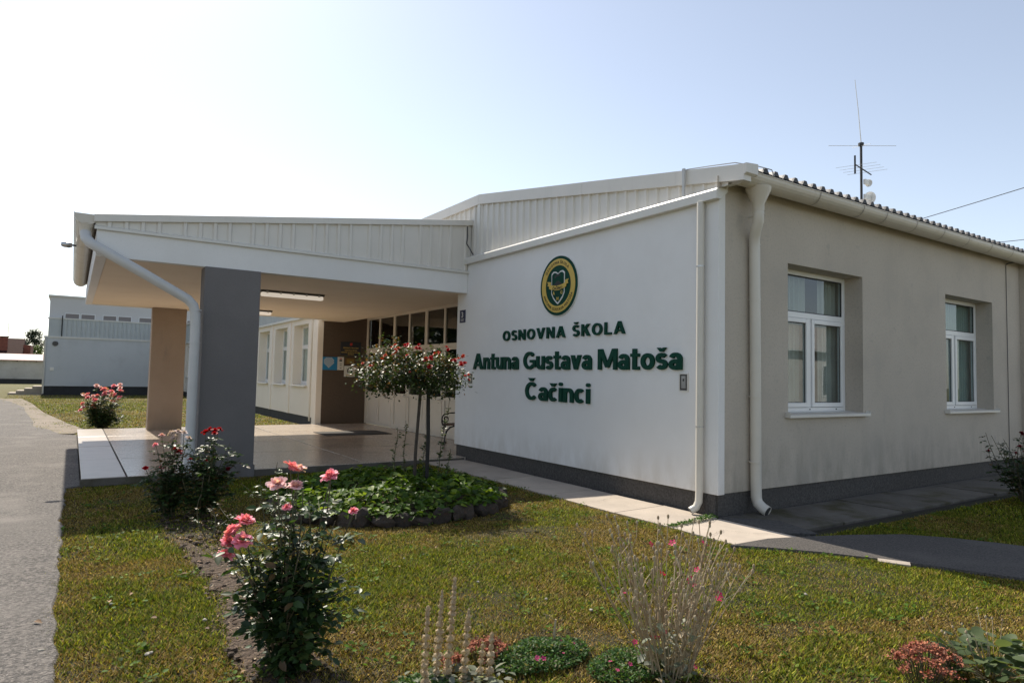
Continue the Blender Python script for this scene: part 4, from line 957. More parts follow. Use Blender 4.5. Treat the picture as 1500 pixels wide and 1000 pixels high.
def rose_bush(name, label, cat, base, canes, group=None, leaf=.05, per=9, singles=0, spread=.06, side=2, wts=(4, 3, 4, 1.2, .5), lowstart=.15):
    """canes: (dx, dy, z, flower kind or None, flower size). Leaves in fives along the canes and side twigs."""
    t = thing(name, base, label, cat, group); b = Vector(base)
    P = []; D = []; N = []; S = []
    for dx, dy, z, fk, fs in canes:
        top = Vector((dx, dy, z)); root = Vector((dx*.12+random.gauss(0, .03), dy*.12+random.gauss(0, .03), -.03))
        mid = root.lerp(top, .5)+Vector((random.gauss(0, spread), random.gauss(0, spread), z*.06))
        path = [(root*(1-u)**2+mid*2*u*(1-u)+top*u*u) for u in np.linspace(0, 1, 9)]
        cn = MB().tube(path, [max(.0025, .0075*(1-.65*u)) for u in np.linspace(0, 1, 9)], 5)
        twigs = [path]
        for k in range(side):
            u = random.uniform(.25, .8); q = path[int(u*8)]; a = random.uniform(0, 6.28); ln = random.uniform(.1, .24)
            e = q+Vector((math.cos(a)*ln, math.sin(a)*ln, random.uniform(.03, .16)))
            tw = [q, q.lerp(e, .5)+Vector((0, 0, -.01)), e]; cn.tube(tw, [.004, .003, .002], 4); twigs.append([q.lerp(e, v) for v in np.linspace(.2, 1, 4)])
        cn.build('cane', 'cane', t, smooth=True, local=True)
        for ti, tw in enumerate(twigs):
            m_ = per if ti == 0 else max(2, per//3)
            for k in range(m_):
                u = random.uniform(lowstart if ti == 0 else 0, .94)*(len(tw)-1); i = int(u); q = tw[i].lerp(tw[min(i+1, len(tw)-1)], u-i)
                a = random.uniform(0, 6.28); d = Vector((math.cos(a), math.sin(a), random.uniform(-.25, .45))).normalized(); sd = d.cross(Vector((0, 0, 1))).normalized()
                s = leaf*random.uniform(.7, 1.25)
                for along, sgn in ((.55, 1), (.55, -1), (1.15, 1), (1.15, -1), (1.6, 0)):
                    P.append(q+d*s*along+Vector((0, 0, -.15*s*along*along))); dd = d*(.45 if sgn else 1)+sd*sgn
                    D.append(dd+Vector((random.gauss(0, .2), random.gauss(0, .2), random.gauss(-.15, .25)))); N.append(Vector((random.gauss(0, .45), random.gauss(0, .45), 1))); S.append(s*random.uniform(.8, 1.15))
        if fk:
            put_flower(t, top+Vector((0, 0, .0)), fs, fk, (random.gauss(.15, .35), random.gauss(-.1, .35)))
            for k in range(3):   # sepals under the bloom
                pass
    P, D, N, S = np.array(P), np.array(D), np.array(N), np.array(S); n = len(P)
    ci = rng.choice(len(GREENS), n, p=np.array(wts)/sum(wts)); C = np.array(GREENS)[ci]*(1+rng.normal(0, .15, (n, 1)))
    order = np.argsort(np.linalg.norm(P+np.array(b)-np.array(CAM), axis=1)-S*6)
    one, rest = order[:singles], order[singles:]
    if len(rest):
        V, F, cc, _ = leaves(P[rest], D[rest], N[rest], S[rest], leaf_template(), C[rest])
        o = np_mesh('foliage', V, F, 'leaf', t, cc); o['kind'] = 'stuff'
    if singles:
        M = frames(D[one], N[one])
        for j, i in enumerate(one):
            mm = Matrix([list(M[j][r]*S[i])+[P[i][r]] for r in range(3)]+[[0, 0, 0, 1]])
            link_copy(LEAFV[ci[i]], 'leaf', mm, t)
    return t
g0 = lambda x, y: (x, y, float(gz(x, y)))
# pink rose in front
rose_bush('pink_rose_bush', 'tall rose bush with big pink double blooms nearest the camera', 'rose bush', g0(-5.36, -1.5),
  [(-.30,0,.76,'pink',.10),(-.24,.05,.80,'pink',.095),(-.27,-.05,.72,'pink',.10),(-.345,-.03,.655,'pink',.09),(-.32,.05,.70,'pink',.08),(-.02,.02,1.075,'pink',.09),(.04,.06,1.05,'pale',.085),(-.09,0,.985,'pale',.10),(.0,-.03,.975,'pale',.09),(.21,.02,1.01,'pink',.095),(.225,.06,1.015,'pink',.06),(.345,.0,.81,'pink',.055),(-.04,-.02,.87,'pink',.05),
   (.22,-.05,.78,None,0),(.11,.08,.88,None,0),(-.07,.1,.8,None,0),(.08,.1,.93,None,0),(-.05,-.08,.62,None,0),(.1,-.08,.62,None,0),(.02,-.12,.7,None,0),(-.13,-.06,.52,None,0),(.1,.1,.72,None,0),(.08,-.08,.45,None,0),(-.03,.12,.82,None,0),(.04,-.04,.4,None,0),(-.06,.02,.42,None,0),(.1,0,.45,None,0),(.0,.05,.3,None,0),(.06,.0,.25,None,0)],
  leaf=.058, per=10, singles=295, side=3, wts=(3, 3.5, 3.5, 2, .4), lowstart=.06)
rose_bush('red_rose_bush', 'rose bush with a cluster of bright red blooms before the grey pillar', 'rose bush', g0(-5.15, 2.85),
  [(.02,0,.93,'red',.085),(.07,.02,.95,'red',.09),(.12,0,.945,'red',.085),(.16,.03,.955,'red',.08),(.10,-.06,.92,'red',.07),(.05,.04,.60,'dark',.07),(.28,0,.50,'dark',.09),(-.12,0,.64,'red',.06),(.3,.1,.8,None,0),(-.1,.1,.75,None,0),(.4,.0,.62,None,0),(.25,-.1,.42,None,0),(.0,-.15,.5,None,0),(.18,.1,.7,None,0),(-.2,-.05,.45,None,0),(.36,.1,.72,None,0)],
  leaf=.052, per=15, side=4, wts=(4, 3, 3, 1.5, 1.2), singles=0)
rose_bush('white_rose_bush', 'rose bush with fading white and pink blooms left of the red one', 'rose bush', g0(-5.43, 3.0),
  [(.10,0,.92,'white',.08),(.04,.03,.93,'white',.085),(-.02,0,.92,'white',.085),(.0,-.05,.88,'white',.08),(.15,.02,.86,'white',.07),(-.12,0,.90,'pale',.07),(-.17,.02,.80,'pink',.065),(.06,0,.71,'red',.085),(.02,.0,.745,'red',.06),(-.26,.0,.555,'red',.06),(-.10,.05,.55,'pink',.05),(.1,-.05,.38,'dark',.05),(-.2,.1,.5,None,0),(.2,.1,.6,None,0),(-.3,.05,.42,None,0),(.1,.1,.5,None,0),(-.1,-.1,.4,None,0)],
  leaf=.05, per=13, side=4, wts=(4, 3, 3, 1, .8))
rose_bush('young_rose_shoot', 'slender leafy rose shoots between the pink bush and the grey pillar', 'rose bush', g0(-4.72, 1.55),
  [(.05,0,.72,None,0),(.16,.05,.66,None,0),(-.1,.02,.58,None,0),(.25,0,.55,None,0),(-.02,-.1,.45,None,0),(.1,.1,.6,None,0)], leaf=.04, per=8, side=2, wts=(2, 4, 1, 3, .5))
rose_bush('bronze_rose_shoot', 'low bronze tinted rose stems on the bare border soil', 'rose bush', g0(-5.2, 1.75),
  [(-.12,0,.42,None,0),(.1,.05,.38,None,0),(.2,-.05,.3,None,0),(-.02,.1,.3,None,0)], leaf=.03, per=5, side=1, wts=(1, 1, 1, 1.5, 5))
rose_bush('far_rose_bush', 'round bush with pink and cream roses on the lawn beyond the porch', 'rose bush', (-5.62, 17.0, -.07),
  [(random.uniform(-.55,.5), random.uniform(-.4,.4), random.uniform(.75,1.2), random.choice(['pink','pink','pale','faded','pink']), random.uniform(.12,.17)) for _ in range(24)]+[(random.uniform(-.6,.55), random.uniform(-.4,.1), random.uniform(.5,.95), random.choice(['pale', 'pink', 'faded', None, None]), .12) for _ in range(22)]+[(random.uniform(-.6,.55), random.uniform(-.5,.4), random.uniform(.25,.75), None, 0) for _ in range(34)],
  leaf=.06, per=9, side=2, wts=(4, 4, 3, 2, .5), spread=.12)
rose_bush('dark_rose_bush', 'shaded dark rose bush with withered heads at the right edge', 'rose bush', g0(4.9, -1.45),
  [(random.uniform(-.6,.5), random.uniform(-.4,.4), random.uniform(.5,.98), random.choice(['dark', None, None]), .07) for _ in range(26)], leaf=.055, per=9, side=2, wts=(4, 2, 5, .5, .6), spread=.1)
rose_bush('small_shrub', 'tiny leafy shrub at the foot of the far pillar', 'shrub', (-3.75, 17.5, -.07), [(random.uniform(-.2,.2), random.uniform(-.2,.2), random.uniform(.2,.45), None, 0) for _ in range(8)], leaf=.05, per=6, side=1)

# ---- round flower bed
BX, BY, RX, RY = -2.98, 2.62, 1.42, 1.32
bed = thing('flower_bed', (BX, BY, float(gz(BX, BY))), 'round raised flower bed edged with rough dark stones on the lawn', 'flower bed')
c = MB(); n = 48; rings = []
for q, h in ((1.0, -.05), (.96, .10), (.7, .19), (.35, .23), (.02, .24)):
    rings.append([(BX+RX*q*math.cos(2*math.pi*i/n), BY+RY*q*math.sin(2*math.pi*i/n), h-.03+random.uniform(-.012, .012)) for i in range(n)])
for A, B in zip(rings, rings[1:]):
    for i in range(n): c.quad(A[i], A[(i+1) % n], B[(i+1) % n], B[i])
c.add(rings[-1], [tuple(range(n))]); c.build('soil_mound', 'soil', bed, smooth=True)
stones = []
for k in range(6):
    bm = bmesh.new(); bmesh.ops.create_icosphere(bm, subdivisions=2, radius=1)
    for v in bm.verts: v.co *= 1+.25*math.sin(v.co.x*3+k)*math.cos(v.co.y*2.6+k*2)+random.gauss(0, .13)
    me = bpy.data.meshes.new('edging_stone'); bm.to_mesh(me); bm.free(); me.materials.append(MATS['stone']); stones.append(me)
nst = 44
for i in range(nst):
    a = 2*math.pi*(i+random.uniform(-.2, .2))/nst
    lo = Matrix.Translation((RX*1.0*math.cos(a), RY*1.0*math.sin(a), .06+random.uniform(-.015, .03)-float(gz(BX, BY))*.4)) @ Matrix.Rotation(math.atan2(RY*math.cos(a), -RX*math.sin(a))+random.gauss(0, .25), 4, 'Z') @ Matrix.Rotation(random.gauss(0, .3), 4, 'Y') @ Matrix.Diagonal((random.uniform(.085, .15), random.uniform(.05, .08), random.uniform(.06, .105), 1))
    link_copy(stones[i % 6], 'edging_stone', lo, bed)
n = 4200; a = rng.uniform(0, 2*np.pi, n); q = np.sqrt(rng.uniform(0, 1, n))*1.02
x = BX+RX*q*np.cos(a); y = BY+RY*q*np.sin(a)
hgt = .10+.13*(1-q**2)+.16*vnoise(x, y, 2.6, 9)*np.where(q > .9, .6, 1)
z = hgt*rng.uniform(.55, 1.0, n)+.03
al = rng.uniform(0, 2*np.pi, n); D = np.stack([np.cos(al)*.8+np.cos(a)*.5, np.sin(al)*.8+np.sin(a)*.5, rng.normal(-.15, .3, n)], -1); N = np.stack([rng.normal(0, .4, n), rng.normal(0, .4, n), np.ones(n)], -1)
V, F, cc, _ = leaves(np.stack([x, y, z], -1), D, N, rng.uniform(.05, .10, n), leaf_template('heart'), palette(n, [(.10,.17,.022),(.06,.115,.018),(.17,.23,.03),(.04,.08,.016)], (4, 4, 2.5, 2)))
tag(np_mesh('leafy_ground_cover', V, F, 'cover_leaf', None, cc), 'dense heart shaped leaves filling the round stone edged bed', 'ground cover', kind='stuff')
# tall thin weeds in the bed
WEEDS = [((-2.85,2.85),(.02,0),.92,'thin weed stem with small leaves, leftmost beside the rose tree'),((-2.68,2.9),(.0,.02),1.0,'bushier weed just left of the rose tree trunk'),((-2.50,2.75),(.05,0),.86,'short weed stem left of the dark stake'),
         ((-2.33,2.7),(.18,.0),1.28,'tallest leafy weed leaning right of the dark stake'),((-2.12,2.75),(.03,0),.62,'shortest pale weed stem at the right of the bed')]
for (bx_, by_), (lx, ly), h, lab in WEEDS:
    t = thing('weed', (bx_, by_, .1), lab, 'weed', 'tall weeds in the flower bed')
    h -= .1; path = [Vector((lx*u+.015*math.sin(u*9), ly*u, h*u)) for u in np.linspace(0, 1, 9)]
    MB().tube(path, [.007*(1-.6*u) for u in np.linspace(0, 1, 9)], 5).build('stem', 'cane', t, local=True)
    n = int(70*h); u = rng.uniform(.25, 1, n); P = np.array([path[min(8, int(k*8))] for k in u])+np.stack([rng.normal(0, .01, n), rng.normal(0, .01, n), rng.normal(0, .03, n)], -1)
    al = rng.uniform(0, 6.28, n); D = np.stack([np.cos(al), np.sin(al), rng.uniform(.0, .9, n)], -1)
    V, F, cc, _ = leaves(P, D, np.stack([rng.normal(0, .5, n), rng.normal(0, .5, n), np.ones(n)], -1), rng.uniform(.03, .065, n), leaf_template(), palette(n, [(.05,.08,.03),(.09,.12,.04),(.2,.2,.12)], (4, 2, 1)))
    o = np_mesh('foliage', V, F, 'leaf', t, cc); o['kind'] = 'stuff'
# ---- standard rose tree
TX, TY = -2.6, 2.75
tree = thing('rose_tree', (TX, TY, .1), 'standard rose tree with round crown and red blooms in the stone edged bed', 'tree')
MB().tube([(TX+.0,TY+.02,.05),(TX+.0,TY,.6),(TX+.03,TY,1.1),(TX+.05,TY,1.45)], [.026,.022,.021,.024], 8).build('trunk', 'bark', tree, smooth=True)
cl = []
for i in range(96):
    while True:
        p = rng.uniform(-1, 1, 3)
        if p[0]**2+p[1]**2+p[2]**2 < 1: break
    rr = math.hypot(p[0], p[1]); top = p[2]
    X = TX-.07+p[0]*.72; Y = TY+.05+p[1]*.62; Z = 1.66+p[2]*.25-.12*rr**2+.17*math.exp(-((p[0]+.30)/.22)**2)*(p[2] > 0)
    cl.append((X, Y, Z, rr, top))
tb = MB()
for X, Y, Z, rr, top in cl[::2]:
    s = Vector((TX+.05, TY, 1.42)); e = Vector((X, Y, Z)); tb.tube([s, s.lerp(e, .55)+Vector((0, 0, .12)), e], [.011, .006, .003], 4)
tb.build('branch', 'bark', tree)
P = []; C = []
for X, Y, Z, rr, top in cl:
    k = int(rng.uniform(45, 130)); g = rng.normal(0, 1, (k, 3))*np.array([.09, .09, .066])*rng.uniform(.75, 1.3); P.append(np.array([X, Y, Z])+g)
    cs = palette(k, [(.035,.058,.018),(.055,.085,.022),(.022,.035,.014),(.16,.085,.03),(.10,.09,.035)], (4, 3, 3, (2.6 if top > .1 else .6), (2 if top > 0 else .8))); C.append(cs)
P = np.concatenate(P); C = np.concatenate(C); n = len(P); al = rng.uniform(0, 6.28, n)
D = np.stack([np.cos(al), np.sin(al), rng.normal(-.2, .5, n)], -1)
V, F, cc, _ = leaves(P, D, np.stack([rng.normal(0, .6, n), rng.normal(0, .6, n), np.ones(n)], -1), rng.uniform(.032, .058, n), leaf_template(), C)
crown = np_mesh('crown', V, F, 'leaf', tree, cc, off=(TX, TY, .1)); crown['kind'] = 'stuff'
toward = Vector((CAM.x-TX, CAM.y-TY, 0)).normalized(); side_v = Vector((-toward.y, toward.x, 0))
for s, z, k, fk, sz in ((-.12,1.98,3,'small_red',.055),(.0,1.93,3,'red',.06),(.12,1.80,3,'red',.07),(.13,1.70,1,'red',.07),(.42,1.80,2,'red',.065),(.55,1.76,3,'red',.065),(.38,1.95,2,'small_red',.05),(-.28,1.97,4,'orange',.045),(-.3,1.86,3,'orange',.045),(.25,1.9,3,'orange',.05),(.55,1.83,3,'orange',.045),(-.62,1.72,3,'orange',.04),(-.15,1.86,2,'small_red',.05),(.6,1.55,1,'small_red',.05),(-.05,1.62,1,'dark',.05),(.62,1.62,2,'orange',.04),(-.45,1.8,3,'orange',.045)):
    for _ in range(k):
        p = side_v*(s+random.gauss(0, .035))+toward*(.62*math.sqrt(max(0.05, 1-((s-.08)/.92)**2))*random.uniform(.75, 1.0))*(1 if z < 1.85 else .6)
        put_flower(tree, Vector((p.x, p.y, z-.1+random.gauss(0, .025))), sz*random.uniform(.85, 1.2), fk, (random.gauss(.3, .4), random.gauss(-.3, .4)))
tag(MB().tube([(TX+.11,TY-.12,.02),(TX+.13,TY-.1,.8),(TX+.12,TY-.08,1.5)], [.026,.026,.024], 7).build('plant_stake', 'stake'), 'dark wooden stake tied beside the rose tree trunk', 'stake')
# ---- woolly lamb's ear spikes
SP = [(-4.80,-2.02,.36,.02,'leftmost short brown'),(-4.75,-2.06,.44,.03,'second from the left tall'),(-4.70,-2.08,.50,.045,'tallest pale'),(-4.62,-2.12,.34,.03,'middle slim'),(-4.55,-2.16,.17,.03,'short tapered'),(-4.505,-2.19,.22,.02,'rightmost pale tipped'),(-4.84,-2.14,.14,-.02,'very short outermost')]
for bx_, by_, h, lean, lab in SP:
    t = thing('lambs_ear', g0(bx_, by_), lab+' woolly flower spike in the front border', 'plant', 'woolly spikes in the front border')
    h += .03
    ax = lambda z: Vector((lean*z/h*1.0, .01*z/h, z))
    MB().tube([ax(h*u) for u in np.linspace(0, 1, 6)], .005, 6).build('stem', 'wool', t, local=True)
    z = .02
    while z < h-.005:
        f = z/h; r = .0225*(1-.62*f**2)+random.uniform(-.003, .003); c = MB(); p = ax(z); nn = 10
        c.lathe([(r*.3,-.016),(r*.85,-.010),(r,0),(r*.8,.010),(r*.3,.016)], (0,0,0), nn)
        c.v = [(p.x+v[0]*(1+random.gauss(0, .24)), p.y+v[1]*(1+random.gauss(0, .24)), p.z+v[2]+random.gauss(0, .003)) for v in c.v]
        for k in range(16):       # small bracts sticking out
            al = random.uniform(0, 6.28); d = Vector((math.cos(al), math.sin(al), random.uniform(-.3, .5))); b0 = p+d*r*.8; b1 = p+d*r*1.35; s_ = Vector((-d.y, d.x, 0))*.0025
            c.quad(b0-s_, b0+s_, b1)
        c.build('whorl', 'wool', t, local=True); z += (.042 if f < .5 else .042-.026*(f-.5)*2)*random.uniform(.9, 1.1)
    P = np.array([(random.gauss(0, .05), random.gauss(0, .05), random.uniform(.0, .05)) for _ in range(16)]); al = rng.uniform(0, 6.28, 16)
    V, F, cc, _ = leaves(P, np.stack([np.cos(al), np.sin(al), rng.uniform(-.1, .5, 16)], -1), np.stack([rng.normal(0, .3, 16), rng.normal(0, .3, 16), np.ones(16)], -1), rng.uniform(.04, .08, 16), leaf_template(), palette(16, [(.26,.27,.21),(.18,.2,.14)], (1, 1)))
    o = np_mesh('foliage', V, F, 'cover_leaf', t, cc); o['kind'] = 'stuff'
# ---- rose campion with dry branching stems
ly = thing('rose_campion', g0(-3.62, -2.62), 'tall dry branching plant with small magenta flowers in the front border', 'plant')
st = MB(); tips = []
for i in range(88):
    a = random.uniform(0, 6.28); r0 = random.uniform(0, .12); ln = random.uniform(.34, .76)*(1 if i % 5 else 1.12); o_ = random.uniform(.06, .36)*ln/.55
    base = Vector((math.cos(a)*r0, math.sin(a)*r0, 0)); tip = base+Vector((math.cos(a)*o_, math.sin(a)*o_, ln))
    mid = base.lerp(tip, .5)+Vector((random.gauss(0, .02), random.gauss(0, .02), .03))
    P = [base*(1-u)**2+mid*2*u*(1-u)+tip*u*u for u in np.linspace(0, 1, 6)]
    st.tube(P, [.0034, .0032, .003, .0026, .0022, .0018], 4); tips.append(tip)
    for k in range(2):
        q = P[random.choice((2, 3, 4))]; e = q+Vector((random.gauss(0, .045), random.gauss(0, .045), random.uniform(.07, .17))); st.tube([q, q.lerp(e, .5)+Vector((random.gauss(0, .008), random.gauss(0, .008), .0)), e], [.0026, .0023, .0019], 4); tips.append(e)
o = st.build('stem', 'dry_stem', ly, local=True); o['kind'] = 'stuff'
hd = MB()
for p in tips: hd.lathe([(.003,-.012),(.007,-.004),(.0075,.005),(.004,.013)], tuple(p), 6)
o = hd.build('seed_head', 'dry_stem', ly, local=True); o['kind'] = 'stuff'
n = 150; al = rng.uniform(0, 6.28, n); P = np.stack([rng.normal(0, .08, n), rng.normal(0, .08, n), rng.uniform(.0, .28, n)**1.0], -1)
V, F, cc, _ = leaves(P, np.stack([np.cos(al), np.sin(al), rng.uniform(-.2, .8, n)], -1), np.stack([rng.normal(0, .4, n), rng.normal(0, .4, n), np.ones(n)], -1), rng.uniform(.03, .08, n), leaf_template(), palette(n, [(.28,.29,.23),(.2,.22,.15),(.30,.24,.16)], (2, 2, 1)))
o = np_mesh('foliage', V, F, 'cover_leaf', ly, cc); o['kind'] = 'stuff'
mg = []
for k in range(2):
    c = []; Fq = []; 
    for i in range(5):
        a = 2*math.pi*i/5+.2*k; d = np.array([math.cos(a), math.sin(a), .25]); s_ = np.array([-math.sin(a), math.cos(a), 0]); b_ = len(c)
        c += [d*.1, d*.6+s_*.3+[0, 0, .1], d*1.0+s_*.28, d*1.0-s_*.28, d*.6-s_*.3+[0, 0, .1]]; Fq += [(b_, b_+1, b_+2), (b_, b_+2, b_+3), (b_, b_+3, b_+4)]
    o = np_mesh('flower', np.array(c), np.array(Fq), 'petal', colr=np.repeat([(.52, .008, .12) if k == 0 else (.6, .05, .22)], len(c), 0)); mg.append(o.data); bpy.data.objects.remove(o)
def px_on(base_y, px, py): d = ray(px, py); k = (base_y-CAM.y)/d.y; return CAM+d*k
for px_, py_, s_ in ((953,797,.010),(985,795,.012),(1031,796,.014),(970,840,.012),(1021,834,.010),(1012,850,.014),(1017,857,.009),(987,872,.008),(1052,870,.018),(1050,877,.016),(1010,883,.008),(1033,896,.008),(990,919,.007),(930,940,.009),(957,932,.008),(963,933,.008),(976,925,.006),(1018,976,.008),(915,868,.005)):
    p = px_on(-2.62+random.gauss(0, .05), px_, py_)-Vector(g0(-3.62, -2.62))
    link_copy(mg[0], 'flower', Matrix.Translation(p) @ Matrix.Rotation(random.gauss(.5, .4), 4, 'X') @ Matrix.Rotation(random.gauss(0, .4), 4, 'Y') @ Matrix.Diagonal((s_*1.75, s_*1.75, s_*1.75, 1)), ly)
# ---- reddish sedum clumps
def sedum(x0, y0, rx, ry, h, heads, label):
    t = thing('sedum', g0(x0, y0), label, 'plant', 'rusty red sedum clumps in the front border')
    sm = MB(); P = []
    for i in range(heads):
        a = random.uniform(0, 6.28); q = math.sqrt(random.random()); x, y = rx*q*math.cos(a), ry*q*math.sin(a); zt = h*(1-.45*q*q)*random.uniform(.8, 1.05)
        sm.tube([(x*.6, y*.6, 0), (x*.85, y*.85, zt*.6), (x, y, zt)], .0022, 4); P.append((x, y, zt))
    sm.build('stem', 'cane', t, local=True)
    for i, (x, y, z) in enumerate(P):
        m_ = 26; v = rng.normal(0, 1, (m_, 3))*np.array([.016, .016, .006])+np.array([x, y, z]); al = rng.uniform(0, 6.28, m_)
        V, F, cc, _ = leaves(v, np.stack([np.cos(al), np.sin(al), rng.uniform(.2, 1.2, m_)], -1), np.stack([rng.normal(0, .5, m_), rng.normal(0, .5, m_), np.ones(m_)], -1), rng.uniform(.008, .016, m_), leaf_template('round'), palette(m_, [(.36,.11,.055),(.26,.075,.045),(.42,.17,.09),(.16,.06,.035)], (3, 3, 1.5, 1)))
        np_mesh('flower_head', V, F, 'sedum_red', t, cc)
sedum(-4.38, -1.95, .11, .09, .11, 34, 'rusty red sedum clump behind the woolly spikes')
sedum(-2.46, -3.40, .22, .16, .18, 75, 'large rusty red sedum clump at the lower right corner')
sedum(-4.60, -1.98, .06, .05, .09, 12, 'small rusty red sedum clump between the woolly spikes')
# ---- broad leaved plant, bottom right
t = thing('broad_leaved_plant', g0(-2.06, -3.56), 'plant with broad round grey green leaves at the lower right corner', 'plant')
bm_ = []
for cgr in ((.085,.12,.05),(.12,.155,.075),(.06,.09,.04)):
    V, F = leaf_template('round'); o = np_mesh('leaf', V, F, 'cover_leaf', colr=np.repeat([cgr], len(V), 0)); bm_.append(o.data); bpy.data.objects.remove(o)
sm = MB()
for i in range(150):
    a = random.uniform(0, 6.28); q = math.sqrt(random.random()); x, y, z = .30*q*math.cos(a), .24*q*math.sin(a), random.uniform(.03, .22)*(1-.35*q)
    b = a+random.gauss(0, .9); D = np.array([[math.cos(b), math.sin(b), random.gauss(.1, .3)]]); N = np.array([[random.gauss(0, .4), random.gauss(0, .4), 1]]); M = frames(D, N)[0]; s_ = random.uniform(.055, .095)
    link_copy(random.choice(bm_), 'leaf', Matrix([list(M[r]*s_)+[(x, y, z)[r]] for r in range(3)]+[[0, 0, 0, 1]]), t)
    if i % 4 == 0: sm.tube([(x*.3, y*.3, 0), (x*.8, y*.8, z*.7), (x, y, z)], .003, 4)
for i in range(12):
    x, y = random.uniform(-.3, .35), random.uniform(-.05, .25); z = random.uniform(.2, .30); sm.tube([(x*.6, y*.5, .05), (x, y, z)], .0015, 4); sm.lathe([(.002,-.006),(.007,0),(.005,.008),(.001,.012)], (x, y, z), 6)
sm.build('stem', 'dry_stem', t, local=True)
# ---- low green mat plants, bottom centre
def mat_plant(x0, y0, rx, ry, h, n, label, flowers):
    t = thing('carpet_plant', g0(x0, y0), label, 'plant', 'low carpeting plants in the front border')
    a = rng.uniform(0, 6.28, n); q = np.sqrt(rng.uniform(0, 1, n)); x, y = rx*q*np.cos(a), ry*q*np.sin(a)
    z = h*(1-.6*q*q)*rng.uniform(.3, 1, n)*(0.6+.8*vnoise(x, y, 14, 3)); al = rng.uniform(0, 6.28, n)
    V, F, cc, _ = leaves(np.stack([x, y, z], -1), np.stack([np.cos(al), np.sin(al), rng.uniform(-.1, 1, n)], -1), np.stack([rng.normal(0, .6, n), rng.normal(0, .6, n), np.ones(n)], -1), rng.uniform(.012, .026, n), leaf_template(), palette(n, [(.045,.10,.03),(.06,.13,.03),(.10,.16,.05),(.16,.15,.08)], (3, 3, 2, 1)))
    o = np_mesh('foliage', V, F, 'cover_leaf', t, cc); o['kind'] = 'stuff'
    for dx, dy, s_ in flowers: link_copy(mg[1], 'flower', Matrix.Translation((dx, dy, h*.9)) @ Matrix.Rotation(random.gauss(.4, .3), 4, 'X') @ Matrix.Diagonal((s_, s_, s_, 1)), t)
mat_plant(-4.10, -2.10, .31, .19, .075, 4600, 'low green carpet plant with a few pink flowers at bottom centre', [(-.12,-.12,.012),(-.08,-.13,.016),(-.1,-.1,.014),(.06,-.13,.008),(.2,-.05,.008),(.16,.02,.006)])
mat_plant(-3.76, -2.46, .26, .18, .07, 3000, 'low green carpet plant at the foot of the dry magenta plant', [(-.12,.02,.012),(-.05,-.06,.014),(-.16,-.08,.012)])
mat_plant(-4.86, -2.1, .2, .14, .05, 1600, 'thin green carpet plant left of the woolly spikes', [])
# dead upright stalk near bottom centre
tag(MB().tube([(-3.93,-2.0,0),(-3.928,-2.0,.1),(-3.92,-2.0,.16)], [.005,.008,.006], 6).tube([(-3.925,-2,.155),(-3.96,-1.99,.185),(-4.0,-1.98,.2)], .002, 4).build('dead_stalk', 'dry_stem'), 'single dead straw coloured stalk standing at bottom centre', 'stalk')
# weed in the walkway joint
t = thing('joint_weed', (-.45, -.05, 0), 'low green weed creeping along the walkway joint by the thin downpipe', 'weed')
n = 500; u = rng.uniform(-.42, .38, n); P = np.stack([u, rng.normal(0, .025, n)+.05*u, rng.uniform(.0, .045, n)*np.exp(-((u-.3)/.35)**2)+.012], -1); al = rng.uniform(0, 6.28, n)
V, F, cc, _ = leaves(P, np.stack([np.cos(al), np.sin(al), rng.uniform(0, .8, n)], -1), np.stack([rng.normal(0, .5, n), rng.normal(0, .5, n), np.ones(n)], -1), rng.uniform(.015, .035, n), leaf_template(), palette(n, [(.06,.13,.03),(.09,.16,.04)], (1, 1)))
o = np_mesh('foliage', V, F, 'cover_leaf', t, cc); o['kind'] = 'stuff'

# ---- grass blades
def blades(n, x0, x1, y0, y1, hmin, hmax, wd, keep, name, mt='grass', dry=None, zf=gz):
    x = rng.uniform(x0, x1, n); y = rng.uniform(y0, y1, n); k = keep(x, y); x, y = x[k], y[k]; n = len(x)
    pat = .5+1.25*(.5*vnoise(x, y, .8, 1)+.3*vnoise(x, y, 2.7, 2)+.2*vnoise(x, y, 8, 4)-.5)
    if dry is not None: pat = np.clip(pat+dry(x, y), 0, 1)
    h = rng.uniform(hmin, hmax, n)*(1.25-.7*pat)*(.7+.6*vnoise(x, y, 5, 12)); a = rng.uniform(0, 6.28, n); ln = rng.uniform(.3, 1.3, n)
    b = np.stack([x, y, zf(x, y)-.012], -1); d = np.stack([np.cos(a)*ln, np.sin(a)*ln, np.ones(n)], -1); d /= np.linalg.norm(d, axis=1, keepdims=True)
    s = np.stack([-np.sin(a), np.cos(a), np.zeros(n)], -1)*(wd*rng.uniform(.6, 1.4, n))[:, None]
    tip = b+d*h[:, None]+np.stack([np.cos(a)*h*.25, np.sin(a)*h*.25, -h*.1], -1)
    V = np.stack([b-s, b+s, tip], 1).reshape(-1, 3); F = np.arange(3*n).reshape(n, 3)
    gcol = palette(n, [(.115,.15,.014),(.068,.10,.011),(.25,.25,.026)], (3, 2, 2.4), .55); dcol = palette(n, [(.28,.19,.06),(.17,.105,.04),(.38,.28,.12),(.20,.165,.032)], (3, 2, 1.2, 2.5), .5)
    isdry = rng.uniform(0, 1, n) < np.clip((pat-.30)*2.4, .16, .94); C = np.where(isdry[:, None], dcol, gcol)
    return tag(np_mesh(name, V, F, mt, None, np.repeat(C, 3, 0)), kind='stuff')
